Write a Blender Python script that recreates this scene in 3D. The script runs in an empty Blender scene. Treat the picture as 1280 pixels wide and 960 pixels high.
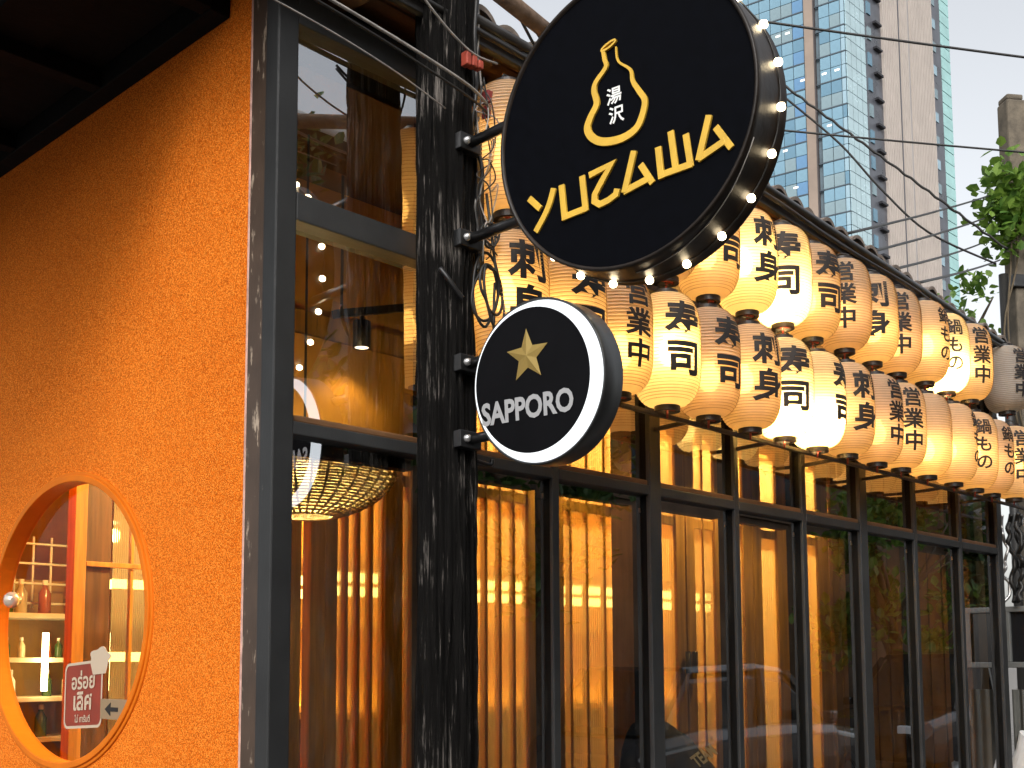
import bpy, bmesh, math, random
from mathutils import Vector, Matrix, noise
random.seed(7)
PI = math.pi
RAD = math.radians
S = bpy.context.scene
COL = S.collection

# ------------------------------------------------------------------ camera
CAM = Vector((-1.429, -2.172, 1.577))
def setup_camera():
    yaw, pitch, roll = RAD(46.12), RAD(5.33), RAD(-0.34)
    F = Vector((math.sin(yaw)*math.cos(pitch), math.cos(yaw)*math.cos(pitch), math.sin(pitch)))
    r = Vector((math.cos(yaw), -math.sin(yaw), 0)); u = r.cross(F)
    R = r*math.cos(roll)+u*math.sin(roll); U = u*math.cos(roll)-r*math.sin(roll)
    cd = bpy.data.cameras.new('camera'); co = bpy.data.objects.new('camera', cd); COL.objects.link(co)
    m = Matrix((R, U, -F)).transposed().to_4x4(); m.translation = CAM
    co.matrix_world = m
    cd.sensor_width = 36; cd.lens = 1390/1280*36
    cd.shift_x = -24/1280; cd.shift_y = 221/1280
    cd.clip_start = 0.02; cd.clip_end = 2000
    S.camera = co
setup_camera()

# ------------------------------------------------------------------ sky and sun (hazy, overcast evening)
SUN_EL, SUN_AZ = RAD(36), RAD(228)          # compass angle of the sun, from +Y towards +X
W = bpy.data.worlds.new('World'); S.world = W; W.use_nodes = True
nt = W.node_tree; nt.nodes.clear()
sky = nt.nodes.new('ShaderNodeTexSky'); sky.sky_type = 'NISHITA'; sky.sun_disc = False
sky.sun_elevation = SUN_EL; sky.sun_rotation = SUN_AZ
sky.air_density = 1.4; sky.dust_density = 4.0; sky.ozone_density = 1.5
hs = nt.nodes.new('ShaderNodeHueSaturation'); hs.inputs['Saturation'].default_value = 0.2
bg = nt.nodes.new('ShaderNodeBackground'); bg.inputs['Strength'].default_value = 0.145
ow = nt.nodes.new('ShaderNodeOutputWorld')
nt.links.new(sky.outputs[0], hs.inputs['Color']); nt.links.new(hs.outputs[0], bg.inputs['Color'])
nt.links.new(bg.outputs[0], ow.inputs['Surface'])
sl = bpy.data.lights.new('sun', 'SUN'); sl.energy = 0.7; sl.angle = RAD(20); sl.color = (1, .96, .9)
so = bpy.data.objects.new('sun', sl); COL.objects.link(so)
sd = Vector((math.sin(SUN_AZ)*math.cos(SUN_EL), math.cos(SUN_AZ)*math.cos(SUN_EL), math.sin(SUN_EL)))
so.rotation_euler = sd.to_track_quat('Z', 'Y').to_euler(); so.location = sd*30
vs = S.view_settings; vs.view_transform = 'Standard'; vs.look = 'None'; vs.gamma = 1; vs.exposure = 0.75
vs.use_curve_mapping = False
cy = S.cycles
cy.max_bounces = 9; cy.diffuse_bounces = 4; cy.glossy_bounces = 5; cy.transmission_bounces = 8
cy.transparent_max_bounces = 24; cy.caustics_reflective = False; cy.caustics_refractive = False
cy.sample_clamp_indirect = 4.0; cy.use_denoising = True
try: cy.denoiser = 'OPENIMAGEDENOISE'
except Exception: pass
try: cy.use_light_tree = True
except Exception: pass

# ------------------------------------------------------------------ mesh helpers
class MB:
    def __init__(s): s.v = []; s.f = []; s.smooth = []
    def add(s, vs, fs, sm=False):
        n = len(s.v); s.v += [tuple(v) for v in vs]
        for f in fs: s.f.append([i+n for i in f]); s.smooth.append(sm)
        return s
    def box(s, x0, x1, y0, y1, z0, z1):
        return s.add([(x0,y0,z0),(x1,y0,z0),(x1,y1,z0),(x0,y1,z0),(x0,y0,z1),(x1,y0,z1),(x1,y1,z1),(x0,y1,z1)],
            [(0,3,2,1),(4,5,6,7),(0,1,5,4),(1,2,6,5),(2,3,7,6),(3,0,4,7)])
    def obox(s, c, a, b, d):                       # centre and three half-axis vectors
        c, a, b, d = Vector(c), Vector(a), Vector(b), Vector(d)
        vs = [c+a*i+b*j+d*k for k in (-1,1) for (i,j) in ((-1,-1),(1,-1),(1,1),(-1,1))]
        return s.add(vs, [(0,3,2,1),(4,5,6,7),(0,1,5,4),(1,2,6,5),(2,3,7,6),(3,0,4,7)])
    def bar(s, p, q, w, h, up=(0,0,1)):            # square bar from p to q
        p, q = Vector(p), Vector(q); d = (q-p).normalized(); u = Vector(up)
        if abs(d.dot(u)) > .98: u = Vector((1,0,0))
        r = d.cross(u).normalized(); u = r.cross(d)
        return s.obox((p+q)/2, r*w/2, (q-p)/2, u*h/2)
    def tube(s, pts, r, n=8, caps=True, closed=False):
        pts = [Vector(p) for p in pts]; m = len(pts); rings = []
        rs = r if isinstance(r, (list, tuple)) else [r]*m
        prev = None; vs = []
        for i, p in enumerate(pts):
            a = pts[i-1] if (i or closed) else p; b = pts[(i+1) % m] if (i < m-1 or closed) else p
            d = (b-a).normalized()
            if prev is None:
                t = Vector((0,0,1)) if abs(d.z) < .9 else Vector((1,0,0))
            else: t = prev
            x = (t - d*t.dot(d)).normalized(); prev = x; y = d.cross(x)
            vs += [p+(x*math.cos(2*PI*k/n)+y*math.sin(2*PI*k/n))*rs[i] for k in range(n)]
        fs = []
        for i in range(m if closed else m-1):
            j = (i+1) % m
            for k in range(n): fs.append((i*n+k, i*n+(k+1) % n, j*n+(k+1) % n, j*n+k))
        if caps and not closed: fs += [tuple(range(n))[::-1], tuple((m-1)*n+k for k in range(n))]
        return s.add(vs, fs, True)
    def lathe(s, prof, n=32, c=(0,0,0), caps=False, sm=True):
        vs = []; c = Vector(c)
        for (r, z) in prof: vs += [c+Vector((r*math.cos(2*PI*k/n), r*math.sin(2*PI*k/n), z)) for k in range(n)]
        fs = [(i*n+k, i*n+(k+1) % n, (i+1)*n+(k+1) % n, (i+1)*n+k) for i in range(len(prof)-1) for k in range(n)]
        if caps: fs += [tuple(range(n))[::-1], tuple((len(prof)-1)*n+k for k in range(n))]
        return s.add(vs, fs, sm)
    def xform(s, M): s.v = [tuple(M @ Vector(v)) for v in s.v]; return s
    def mesh(s, name, mat):
        me = bpy.data.meshes.new(name); me.from_pydata(s.v, [], s.f); me.update()
        me.polygons.foreach_set('use_smooth', s.smooth)
        if mat: me.materials.append(mat)
        return me
    def build(s, name, mat, parent=None, bevel=0):
        return link(name, s.mesh(name, mat), parent, bevel)
def link(name, me, parent=None, bevel=0):
    o = bpy.data.objects.new(name, me); COL.objects.link(o)
    if parent is not None: o.parent = parent
    if bevel:
        b = o.modifiers.new('bevel', 'BEVEL'); b.width = bevel; b.segments = 2; b.limit_method = 'ANGLE'
    return o
def tag(o, label=None, cat=None, group=None, kind=None):
    if label: o['label'] = label
    if cat: o['category'] = cat
    if group: o['group'] = group
    if kind: o['kind'] = kind
    return o
def thing(name, label, cat, loc=(0,0,0), rz=0, group=None):
    o = bpy.data.objects.new(name, None); COL.objects.link(o); o.location = loc; o.rotation_euler = (0,0,rz)
    o.empty_display_size = .1
    return tag(o, label, cat, group)
def copy_tree(o, parent=None):
    c = o.copy(); COL.objects.link(c)
    if parent is not None: c.parent = parent
    for ch in o.children: copy_tree(ch, c)
    return c
def ellipse(cx, cy, rx, ry, n, a0=0): return [(cx+rx*math.cos(a0+2*PI*k/n), cy+ry*math.sin(a0+2*PI*k/n)) for k in range(n)]
def smooth_path(pts, k=6):
    P = [Vector(p) for p in pts]; out = []
    for i in range(len(P)-1):
        p0 = P[max(i-1,0)]; p1 = P[i]; p2 = P[i+1]; p3 = P[min(i+2,len(P)-1)]
        for j in range(k):
            t = j/k
            out.append(.5*((2*p1)+(p2-p0)*t+(2*p0-5*p1+4*p2-p3)*t*t+(3*p1-p0-3*p2+p3)*t**3))
    out.append(P[-1]); return out
def sag(p, q, s, n=14):
    p, q = Vector(p), Vector(q)
    return [p.lerp(q, i/n)-Vector((0,0,4*s*(i/n)*(1-i/n))) for i in range(n+1)]

# ------------------------------------------------------------------ materials
MATS = {}
def nd(t, ty, **kw):
    n = t.nodes.new(ty)
    for k, v in kw.items():
        if k in n.inputs: n.inputs[k].default_value = v
        else: setattr(n, k, v)
    return n
def mat(name, col, rough=.6, metal=0, var=.0, vscale=8, bump=0, bscale=60, stretch=(1,1,1), spec=.5, col2=None, coord='Object', detail=6, coat=0):
    if name in MATS: return MATS[name]
    m = bpy.data.materials.new(name); m.use_nodes = True; t = m.node_tree; b = t.nodes['Principled BSDF']
    b.inputs['Base Color'].default_value = (*col, 1); b.inputs['Roughness'].default_value = rough
    b.inputs['Metallic'].default_value = metal; b.inputs['Specular IOR Level'].default_value = spec
    if coat: b.inputs['Coat Weight'].default_value = coat
    tc = nd(t, 'ShaderNodeTexCoord'); mp = nd(t, 'ShaderNodeMapping', Scale=stretch)
    t.links.new(tc.outputs[coord], mp.inputs['Vector'])
    if var or col2:
        nz = nd(t, 'ShaderNodeTexNoise', Scale=vscale, Detail=detail, Roughness=.62); t.links.new(mp.outputs[0], nz.inputs['Vector'])
        cr = nd(t, 'ShaderNodeValToRGB'); t.links.new(nz.outputs['Fac'], cr.inputs['Fac'])
        c2 = col2 or tuple(min(1, c*(1+var)) for c in col); c1 = col if col2 else tuple(c*(1-var) for c in col)
        cr.color_ramp.elements[0].color = (*c1, 1); cr.color_ramp.elements[0].position = .36
        cr.color_ramp.elements[1].color = (*c2, 1); cr.color_ramp.elements[1].position = .64
        t.links.new(cr.outputs[0], b.inputs['Base Color'])
        mr = nd(t, 'ShaderNodeMapRange'); mr.inputs['To Min'].default_value = max(.02, rough-.12); mr.inputs['To Max'].default_value = min(1, rough+.12)
        t.links.new(nz.outputs['Fac'], mr.inputs['Value']); t.links.new(mr.outputs[0], b.inputs['Roughness'])
    if bump:
        nb = nd(t, 'ShaderNodeTexNoise', Scale=bscale, Detail=5, Roughness=.6); t.links.new(mp.outputs[0], nb.inputs['Vector'])
        bp = nd(t, 'ShaderNodeBump', Strength=bump, Distance=.01); t.links.new(nb.outputs['Fac'], bp.inputs['Height'])
        t.links.new(bp.outputs[0], b.inputs['Normal'])
    MATS[name] = m; return m
def emis(name, col, s):
    if name in MATS: return MATS[name]
    m = bpy.data.materials.new(name); m.use_nodes = True; t = m.node_tree; t.nodes.clear()
    e = nd(t, 'ShaderNodeEmission', Color=(*col, 1), Strength=s); o = nd(t, 'ShaderNodeOutputMaterial')
    t.links.new(e.outputs[0], o.inputs['Surface']); MATS[name] = m; return m
def glass(name, tint, refl, rough=0.0, ior=1.5):
    """thin window film: clear tinted transmission plus a mirror share that grows towards grazing"""
    m = bpy.data.materials.new(name); m.use_nodes = True; t = m.node_tree; t.nodes.clear()
    tr = nd(t, 'ShaderNodeBsdfTransparent', Color=(*tint, 1)); gl = nd(t, 'ShaderNodeBsdfGlossy', Color=(.95,.97,1,1), Roughness=rough)
    fr = nd(t, 'ShaderNodeFresnel', IOR=ior); ma = nd(t, 'ShaderNodeMath', operation='ADD', use_clamp=True); ma.inputs[1].default_value = refl
    mx = nd(t, 'ShaderNodeMixShader'); o = nd(t, 'ShaderNodeOutputMaterial')
    tc = nd(t, 'ShaderNodeTexCoord'); nz = nd(t, 'ShaderNodeTexNoise', Scale=1.3, Detail=2); t.links.new(tc.outputs['Object'], nz.inputs['Vector'])
    bp = nd(t, 'ShaderNodeBump', Strength=.02, Distance=.05); t.links.new(nz.outputs['Fac'], bp.inputs['Height']); t.links.new(bp.outputs[0], gl.inputs['Normal'])
    t.links.new(fr.outputs[0], ma.inputs[0]); t.links.new(ma.outputs[0], mx.inputs[0])
    t.links.new(tr.outputs[0], mx.inputs[1]); t.links.new(gl.outputs[0], mx.inputs[2])
    # faint dust streaks
    df = nd(t, 'ShaderNodeBsdfDiffuse', Color=(.6,.55,.48,1)); mp = nd(t, 'ShaderNodeMapping', Scale=(9,9,2)); n2 = nd(t, 'ShaderNodeTexNoise', Scale=3, Detail=9, Roughness=.75)
    t.links.new(tc.outputs['Object'], mp.inputs[0]); t.links.new(mp.outputs[0], n2.inputs['Vector'])
    r2 = nd(t, 'ShaderNodeMapRange'); r2.inputs['From Min'].default_value = .5; r2.inputs['From Max'].default_value = .8; r2.inputs['To Max'].default_value = .07
    t.links.new(n2.outputs['Fac'], r2.inputs['Value']); m2 = nd(t, 'ShaderNodeMixShader')
    t.links.new(r2.outputs[0], m2.inputs[0]); t.links.new(mx.outputs[0], m2.inputs[1]); t.links.new(df.outputs[0], m2.inputs[2])
    t.links.new(m2.outputs[0], o.inputs['Surface']); MATS[name] = m; return m
def paper(name, col, trans, k_tr=.58, k_rf=.16):
    m = bpy.data.materials.new(name); m.use_nodes = True; t = m.node_tree; t.nodes.clear(); o = nd(t, 'ShaderNodeOutputMaterial')
    tc = nd(t, 'ShaderNodeTexCoord'); nz = nd(t, 'ShaderNodeTexNoise', Scale=22, Detail=5); t.links.new(tc.outputs['Object'], nz.inputs['Vector'])
    def tone(c):
        cr = nd(t, 'ShaderNodeValToRGB'); cr.color_ramp.elements[0].position = .3; cr.color_ramp.elements[1].position = .7
        cr.color_ramp.elements[0].color = (*[x*.88 for x in c], 1); cr.color_ramp.elements[1].color = (*c, 1)
        t.links.new(nz.outputs['Fac'], cr.inputs[0]); return cr
    df = nd(t, 'ShaderNodeBsdfDiffuse'); t.links.new(tone(col).outputs[0], df.inputs['Color'])
    tl = nd(t, 'ShaderNodeBsdfTranslucent'); t.links.new(tone(trans).outputs[0], tl.inputs['Color'])
    rf = nd(t, 'ShaderNodeBsdfRefraction', Color=(*trans, 1), Roughness=.42, IOR=1.18)
    a = nd(t, 'ShaderNodeMixShader', Fac=k_tr); b = nd(t, 'ShaderNodeMixShader', Fac=k_rf)
    t.links.new(df.outputs[0], a.inputs[1]); t.links.new(tl.outputs[0], a.inputs[2])
    t.links.new(a.outputs[0], b.inputs[1]); t.links.new(rf.outputs[0], b.inputs[2]); t.links.new(b.outputs[0], o.inputs['Surface'])
    MATS[name] = m; return m
def ribbed_mat():
    m = bpy.data.materials.new('ribbed_glass'); m.use_nodes = True; t = m.node_tree; t.nodes.clear(); o = nd(t, 'ShaderNodeOutputMaterial')
    rf = nd(t, 'ShaderNodeBsdfRefraction', Color=(.98,.9,.66,1), Roughness=.05, IOR=1.26); tl = nd(t, 'ShaderNodeBsdfTranslucent', Color=(.95,.8,.5,1))
    gl = nd(t, 'ShaderNodeBsdfGlossy', Color=(1,1,1,1), Roughness=.12); a = nd(t, 'ShaderNodeMixShader', Fac=.42); b = nd(t, 'ShaderNodeMixShader', Fac=.06)
    t.links.new(rf.outputs[0], a.inputs[1]); t.links.new(tl.outputs[0], a.inputs[2]); t.links.new(a.outputs[0], b.inputs[1]); t.links.new(gl.outputs[0], b.inputs[2])
    t.links.new(b.outputs[0], o.inputs['Surface']); return m

def plaster_mat():
    m = bpy.data.materials.new('orange_render'); m.use_nodes = True; t = m.node_tree; b = t.nodes['Principled BSDF']
    b.inputs['Roughness'].default_value = .8; b.inputs['Specular IOR Level'].default_value = .12
    tc = nd(t, 'ShaderNodeTexCoord')
    n1 = nd(t, 'ShaderNodeTexNoise', Scale=560, Detail=1, Roughness=.6); n2 = nd(t, 'ShaderNodeTexNoise', Scale=2.2, Detail=4)
    v = nd(t, 'ShaderNodeTexVoronoi', Scale=360)
    for n in (n1, n2, v): t.links.new(tc.outputs['Object'], n.inputs['Vector'])
    sp = nd(t, 'ShaderNodeSeparateColor'); t.links.new(v.outputs['Color'], sp.inputs[0])
    ad = nd(t, 'ShaderNodeMath', operation='MULTIPLY_ADD'); ad.inputs[1].default_value = .5; t.links.new(sp.outputs[0], ad.inputs[0]); t.links.new(n1.outputs['Fac'], ad.inputs[2])
    cr = nd(t, 'ShaderNodeValToRGB'); e = cr.color_ramp.elements
    e[0].position = .42; e[0].color = (.40,.075,.004,1); e[1].position = .78; e[1].color = (.90,.18,.003,1)
    x = e.new(.95); x.color = (1,.34,.045,1)
    t.links.new(ad.outputs[0], cr.inputs[0])
    mx = nd(t, 'ShaderNodeMix', data_type='RGBA', blend_type='MULTIPLY'); mx.inputs[0].default_value = .4
    c2 = nd(t, 'ShaderNodeValToRGB'); c2.color_ramp.elements[0].position = .3; c2.color_ramp.elements[0].color = (.8,.72,.65,1); c2.color_ramp.elements[1].position = .7
    t.links.new(n2.outputs['Fac'], c2.inputs[0]); t.links.new(cr.outputs[0], mx.inputs[6]); t.links.new(c2.outputs[0], mx.inputs[7]); t.links.new(mx.outputs[2], b.inputs['Base Color'])
    a2 = nd(t, 'ShaderNodeMath', operation='SUBTRACT'); t.links.new(n1.outputs['Fac'], a2.inputs[0]); t.links.new(v.outputs['Distance'], a2.inputs[1])
    bp = nd(t, 'ShaderNodeBump', Strength=.6, Distance=.004); t.links.new(a2.outputs[0], bp.inputs['Height']); t.links.new(bp.outputs[0], b.inputs['Normal'])
    return m
def old_wood_mat():
    m = bpy.data.materials.new('weathered_black_timber'); m.use_nodes = True; t = m.node_tree; b = t.nodes['Principled BSDF']
    b.inputs['Roughness'].default_value = .8; b.inputs['Specular IOR Level'].default_value = .12
    tc = nd(t, 'ShaderNodeTexCoord'); mp = nd(t, 'ShaderNodeMapping', Scale=(1,1,.055)); t.links.new(tc.outputs['Object'], mp.inputs[0])
    n1 = nd(t, 'ShaderNodeTexNoise', Scale=95, Detail=9, Roughness=.72); t.links.new(mp.outputs[0], n1.inputs['Vector'])
    n3 = nd(t, 'ShaderNodeTexNoise', Scale=6, Detail=4); t.links.new(tc.outputs['Object'], n3.inputs['Vector'])
    ad = nd(t, 'ShaderNodeMath', operation='MULTIPLY_ADD'); ad.inputs[1].default_value = .45; t.links.new(n3.outputs['Fac'], ad.inputs[0]); t.links.new(n1.outputs['Fac'], ad.inputs[2])
    cr = nd(t, 'ShaderNodeValToRGB'); e = cr.color_ramp.elements
    e[0].position = .58; e[0].color = (.004,.0035,.0035,1); e[1].position = .92; e[1].color = (.30,.27,.245,1); x = e.new(.80); x.color = (.010,.009,.008,1)
    t.links.new(ad.outputs[0], cr.inputs[0]); t.links.new(cr.outputs[0], b.inputs['Base Color'])
    bp = nd(t, 'ShaderNodeBump', Strength=1, Distance=.02); t.links.new(n1.outputs['Fac'], bp.inputs['Height']); t.links.new(bp.outputs[0], b.inputs['Normal'])
    return m
def worn_paint(name, base, under, scale=3, thr=.66, stretch=(1,1,.25)):
    m = bpy.data.materials.new(name); m.use_nodes = True; t = m.node_tree; b = t.nodes['Principled BSDF']; b.inputs['Roughness'].default_value = .5
    tc = nd(t, 'ShaderNodeTexCoord'); mp = nd(t, 'ShaderNodeMapping', Scale=stretch); t.links.new(tc.outputs['Object'], mp.inputs[0])
    n1 = nd(t, 'ShaderNodeTexNoise', Scale=scale*9, Detail=8, Roughness=.7); t.links.new(mp.outputs[0], n1.inputs['Vector'])
    n2 = nd(t, 'ShaderNodeTexNoise', Scale=scale*2, Detail=5); t.links.new(tc.outputs['Object'], n2.inputs['Vector'])
    cr = nd(t, 'ShaderNodeValToRGB'); e = cr.color_ramp.elements; e[0].position = thr-.02; e[0].color = (*base, 1); e[1].position = thr+.03; e[1].color = (*under, 1)
    c2 = nd(t, 'ShaderNodeValToRGB'); c2.color_ramp.elements[0].position = .3; c2.color_ramp.elements[0].color = (.6,.6,.6,1); c2.color_ramp.elements[1].position = .75; c2.color_ramp.elements[1].color = (1,1,1,1)
    t.links.new(n1.outputs['Fac'], cr.inputs[0]); t.links.new(n2.outputs['Fac'], c2.inputs[0])
    mx = nd(t, 'ShaderNodeMix', data_type='RGBA', blend_type='MULTIPLY'); mx.inputs[0].default_value = 1
    t.links.new(cr.outputs[0], mx.inputs[6]); t.links.new(c2.outputs[0], mx.inputs[7]); t.links.new(mx.outputs[2], b.inputs['Base Color'])
    bp = nd(t, 'ShaderNodeBump', Strength=.25, Distance=.004); t.links.new(n1.outputs['Fac'], bp.inputs['Height']); t.links.new(bp.outputs[0], b.inputs['Normal'])
    MATS[name] = m; return m

M_ORANGE = plaster_mat()
M_TIMBER = old_wood_mat()
M_FRAME = worn_paint('worn_black_frame_paint', (.034,.035,.036), (.09,.088,.084), 5, .7)
M_DARK = mat('shade_black_frame', (.004,.004,.0042), .7, var=.3, vscale=9, spec=.12)  # frame black deepened to paint in the shade of the post sides
M_CORNER = worn_paint('peeling_black_corner_paint', (.024,.025,.026), (.2,.18,.16), 4, .69)
M_PEEL = worn_paint('peeling_brown_board', (.075,.046,.03), (.46,.36,.27), 4, .60)
M_PINK = mat('pale_edge_strip', (.55,.33,.27), .7, var=.25, vscale=30)
M_TRIM = mat('orange_trim_paint', (.62,.15,.006), .6, spec=.15, var=.08, vscale=6, bump=.08, bscale=40)
M_BLACK = mat('black_soffit', (.0014,.0013,.0012), .8, spec=.12, var=.35, vscale=7, bump=.3, bscale=14)
M_SOFFIT = mat('brown_eave_timber', (.16,.075,.03), .6, var=.4, vscale=9, stretch=(.2,1,1), bump=.3, bscale=30)
M_TILE = mat('weathered_roof_tile', (.15,.12,.10), .8, var=.4, vscale=14, bump=.5, bscale=50)
M_GUTTER = mat('dark_gutter_pipe', (.03,.028,.027), .4, var=.3, vscale=10)
M_RAIL = mat('rusty_black_rail', (.045,.03,.022), .5, var=.4, vscale=30, bump=.3, bscale=80)
M_CAP = mat('lantern_cap_black', (.02,.016,.015), .45, var=.2, vscale=20)
M_CAPRED = mat('lantern_cap_red', (.28,.04,.025), .5)
M_INK = mat('brush_ink', (.012,.009,.008), .7)
M_PAPER = paper('lantern_paper', (.80,.70,.58), (.98,.76,.44))
M_PAPERW = paper('lantern_paper_white', (.80,.78,.74), (.9,.8,.66))
M_GLASS = glass('shop_window_glass', (.92,.90,.86), .37)
M_GLASSR = glass('round_window_glass', (.93,.88,.8), .0, 0, 1.12)
M_RIBBED = ribbed_mat()
M_WOOD = mat('warm_joinery_wood', (.44,.235,.045), .5, var=.3, vscale=5, stretch=(6,6,.35), bump=.1, bscale=40)
M_WOODD = mat('dark_joinery_wood', (.09,.045,.02), .5, var=.35, vscale=5, stretch=(6,6,.35))
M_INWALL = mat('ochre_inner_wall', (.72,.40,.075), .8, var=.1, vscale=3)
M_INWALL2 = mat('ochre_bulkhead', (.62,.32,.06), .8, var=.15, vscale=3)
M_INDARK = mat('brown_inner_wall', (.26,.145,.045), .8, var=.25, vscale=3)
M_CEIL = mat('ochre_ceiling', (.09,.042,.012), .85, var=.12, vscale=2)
M_METAL = mat('black_steel', (.018,.018,.019), .38, .3, var=.3, vscale=18)
M_FACE = mat('sign_face_black', (.0022,.0026,.0042), .7, spec=.04, var=.2, vscale=40, bump=.04, bscale=300)
M_RIM = mat('sign_rim_black', (.016,.011,.008), .42, spec=.3, var=.45, vscale=12, stretch=(1,1,1), bump=.1, bscale=40)
M_GOLD = mat('gold_paint', (.72,.44,.045), .42, var=.08, vscale=20)
M_WHITE = mat('white_lettering', (.85,.85,.83), .5)
M_BULB = emis('festoon_bulb_glow', (1, .80, .5), 11)
M_WIRE = mat('black_cable', (.016,.015,.014), .5)
M_WIREL = mat('grey_cable', (.30,.28,.26), .5, var=.3, vscale=30)
M_STEEL = mat('galvanised_steel', (.5,.5,.5), .35, .8)
M_CONC = mat('old_concrete_pole', (.115,.095,.07), .9, var=.35, vscale=6, bump=.4, bscale=30)
M_LEAF = None

# ------------------------------------------------------------------ lettering
_tc = {}
def text_mesh(body, size, offset=0.0, step=None):
    key = (body, size, offset)
    if key not in _tc:
        c = bpy.data.curves.new('lettering', 'FONT'); c.body = body; c.size = size; c.offset = offset; c.resolution_u = 3
        c.align_x = 'CENTER'; c.align_y = 'CENTER'
        o = bpy.data.objects.new('lettering', c); COL.objects.link(o); bpy.context.view_layer.update()
        me = bpy.data.meshes.new_from_object(o.evaluated_get(bpy.context.evaluated_depsgraph_get()))
        bpy.data.objects.remove(o); bpy.data.curves.remove(c)
        bm = bmesh.new(); bm.from_mesh(me); bpy.data.meshes.remove(me)
        bmesh.ops.remove_doubles(bm, verts=bm.verts, dist=size*1e-4)
        xs = [v.co.x for v in bm.verts]; ys = [v.co.y for v in bm.verts]
        cx, cyy = (min(xs)+max(xs))/2, (min(ys)+max(ys))/2
        for v in bm.verts: v.co.x -= cx; v.co.y -= cyy
        if step:
            w = max(xs)-cx; k = -int(w/step)
            while k*step < w:
                bmesh.ops.bisect_plane(bm, geom=bm.verts[:]+bm.edges[:]+bm.faces[:], plane_co=(k*step,0,0), plane_no=(1,0,0)); k += 1
        bm.verts.ensure_lookup_table(); bm.verts.index_update()
        _tc[key] = ([v.co.copy() for v in bm.verts], [[v.index for v in f.verts] for f in bm.faces]); bm.free()
    return _tc[key]
def flat_text(body, size, origin, e1, e2, n, offset=0, lift=.002, sx=1.0):
    v, f = text_mesh(body, size, offset); mb = MB(); o = Vector(origin)
    mb.add([o+Vector(e1)*p.x*sx+Vector(e2)*p.y+Vector(n)*lift for p in v], f); return mb
for _b, _s, _o, _st in (('寿',.1,.003,.01),):
    text_mesh(_b, _s, _o, _st)

# ------------------------------------------------------------------ lantern meshes
LH0, LH1, LR, LE = .016, .366, .106, .038
def lr(z):
    t = min(1, abs((z-(LH0+LH1)/2)/((LH1-LH0)/2)))
    return LE+(LR-LE)*max(0, 1-t**4.0)**.55
def lantern_body():
    prof = []; n = 37*3
    for i in range(n+1):
        u = i/n; a = .5-.5*math.cos(PI*u); z = LH0+(LH1-LH0)*(u*.7+a*.3)
        prof.append((lr(z)-.0022*(0 if i % 3 == 0 else 1), z))
    return MB().lathe(prof, 48).mesh('paper_body', M_PAPER)
def lantern_hoops():
    mb = MB()
    for i in range(2, 36):
        u = i/37; a = .5-.5*math.cos(PI*u); z = LH0+(LH1-LH0)*(u*.7+a*.3); r = lr(z)+.0006
        mb.tube([(r*math.cos(2*PI*k/44), r*math.sin(2*PI*k/44), z) for k in range(44)], .0008, 4, closed=True)
    return mb.mesh('bamboo_hoops', mat('bamboo_hoop', (.46,.28,.14), .7))
def wrap_text(chars, size, gap, zmid, offset):
    mb = MB(); n = len(chars); h = n*size+(n-1)*gap
    for i, ch in enumerate(chars):
        v, f = text_mesh(ch, size, offset, .009); cz = zmid+h/2-size/2-i*(size+gap); out = []
        for p in v:
            z = cz+p.y; r = lr(z)+.0022; a = -PI/2+p.x*1.12/LR
            out.append((r*math.cos(a), r*math.sin(a), z))
        mb.add(out, f)
    return mb.mesh('brush_lettering', M_INK)
TXT = {'sushi': ('寿司', .112, .012, .0038), 'sashimi': ('刺身', .110, .012, .0036), 'open': ('営業中', .084, .006, .0022), 'hotpot': ('鍋もの', .074, .008, .0016)}
ME_TXT = {k: wrap_text(c, s, g, .205, o) for k, (c, s, g, o) in TXT.items()}
ME_BODY = lantern_body()
ME_HOOPS = lantern_hoops()
ME_BODYW = ME_BODY.copy(); ME_BODYW.materials[0] = M_PAPERW
def capring(z0, z1, r):
    return MB().lathe([(r-.012, z0), (r, z0), (r, z1), (r-.012, z1), (r-.012, z0)], 32, sm=False)
ME_CAPB = capring(0, .020, .040).mesh('bottom_cap', M_CAP)
ME_CAPT = capring(.362, .378, .040).mesh('top_cap', M_CAP)
ME_CROSS = MB().bar((-.034,0,.008),(.034,0,.008),.008,.006).tube([(0,0,.008),(0,0,-.02)],.004,6).mesh('bottom_hook', M_CAPRED)
ME_HANG = MB().tube([(-.034,0,.37),(-.026,0,.392),(0,0,.40),(.026,0,.392),(.034,0,.37)],.0025,5).mesh('wire_handle', M_WIRE)
def bulb_mesh(s, col, nm):
    prof = [(.0005,-.05),(.016,-.045),(.026,-.03),(.030,-.008),(.026,.014),(.017,.03),(.014,.045),(.0005,.047)]
    return MB().lathe(prof, 16).mesh('bulb', emis(nm, col, s))
ME_BULB = bulb_mesh(12, (1,.60,.2), 'lantern_bulb_warm')
ME_BULBH = bulb_mesh(40, (1,.70,.26), 'lantern_bulb_bright')
ME_BULBX = bulb_mesh(115, (1,.74,.30), 'lantern_bulb_glaring')
ME_BULBL = bulb_mesh(7.5, (1,.56,.2), 'lantern_bulb_soft')

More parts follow.
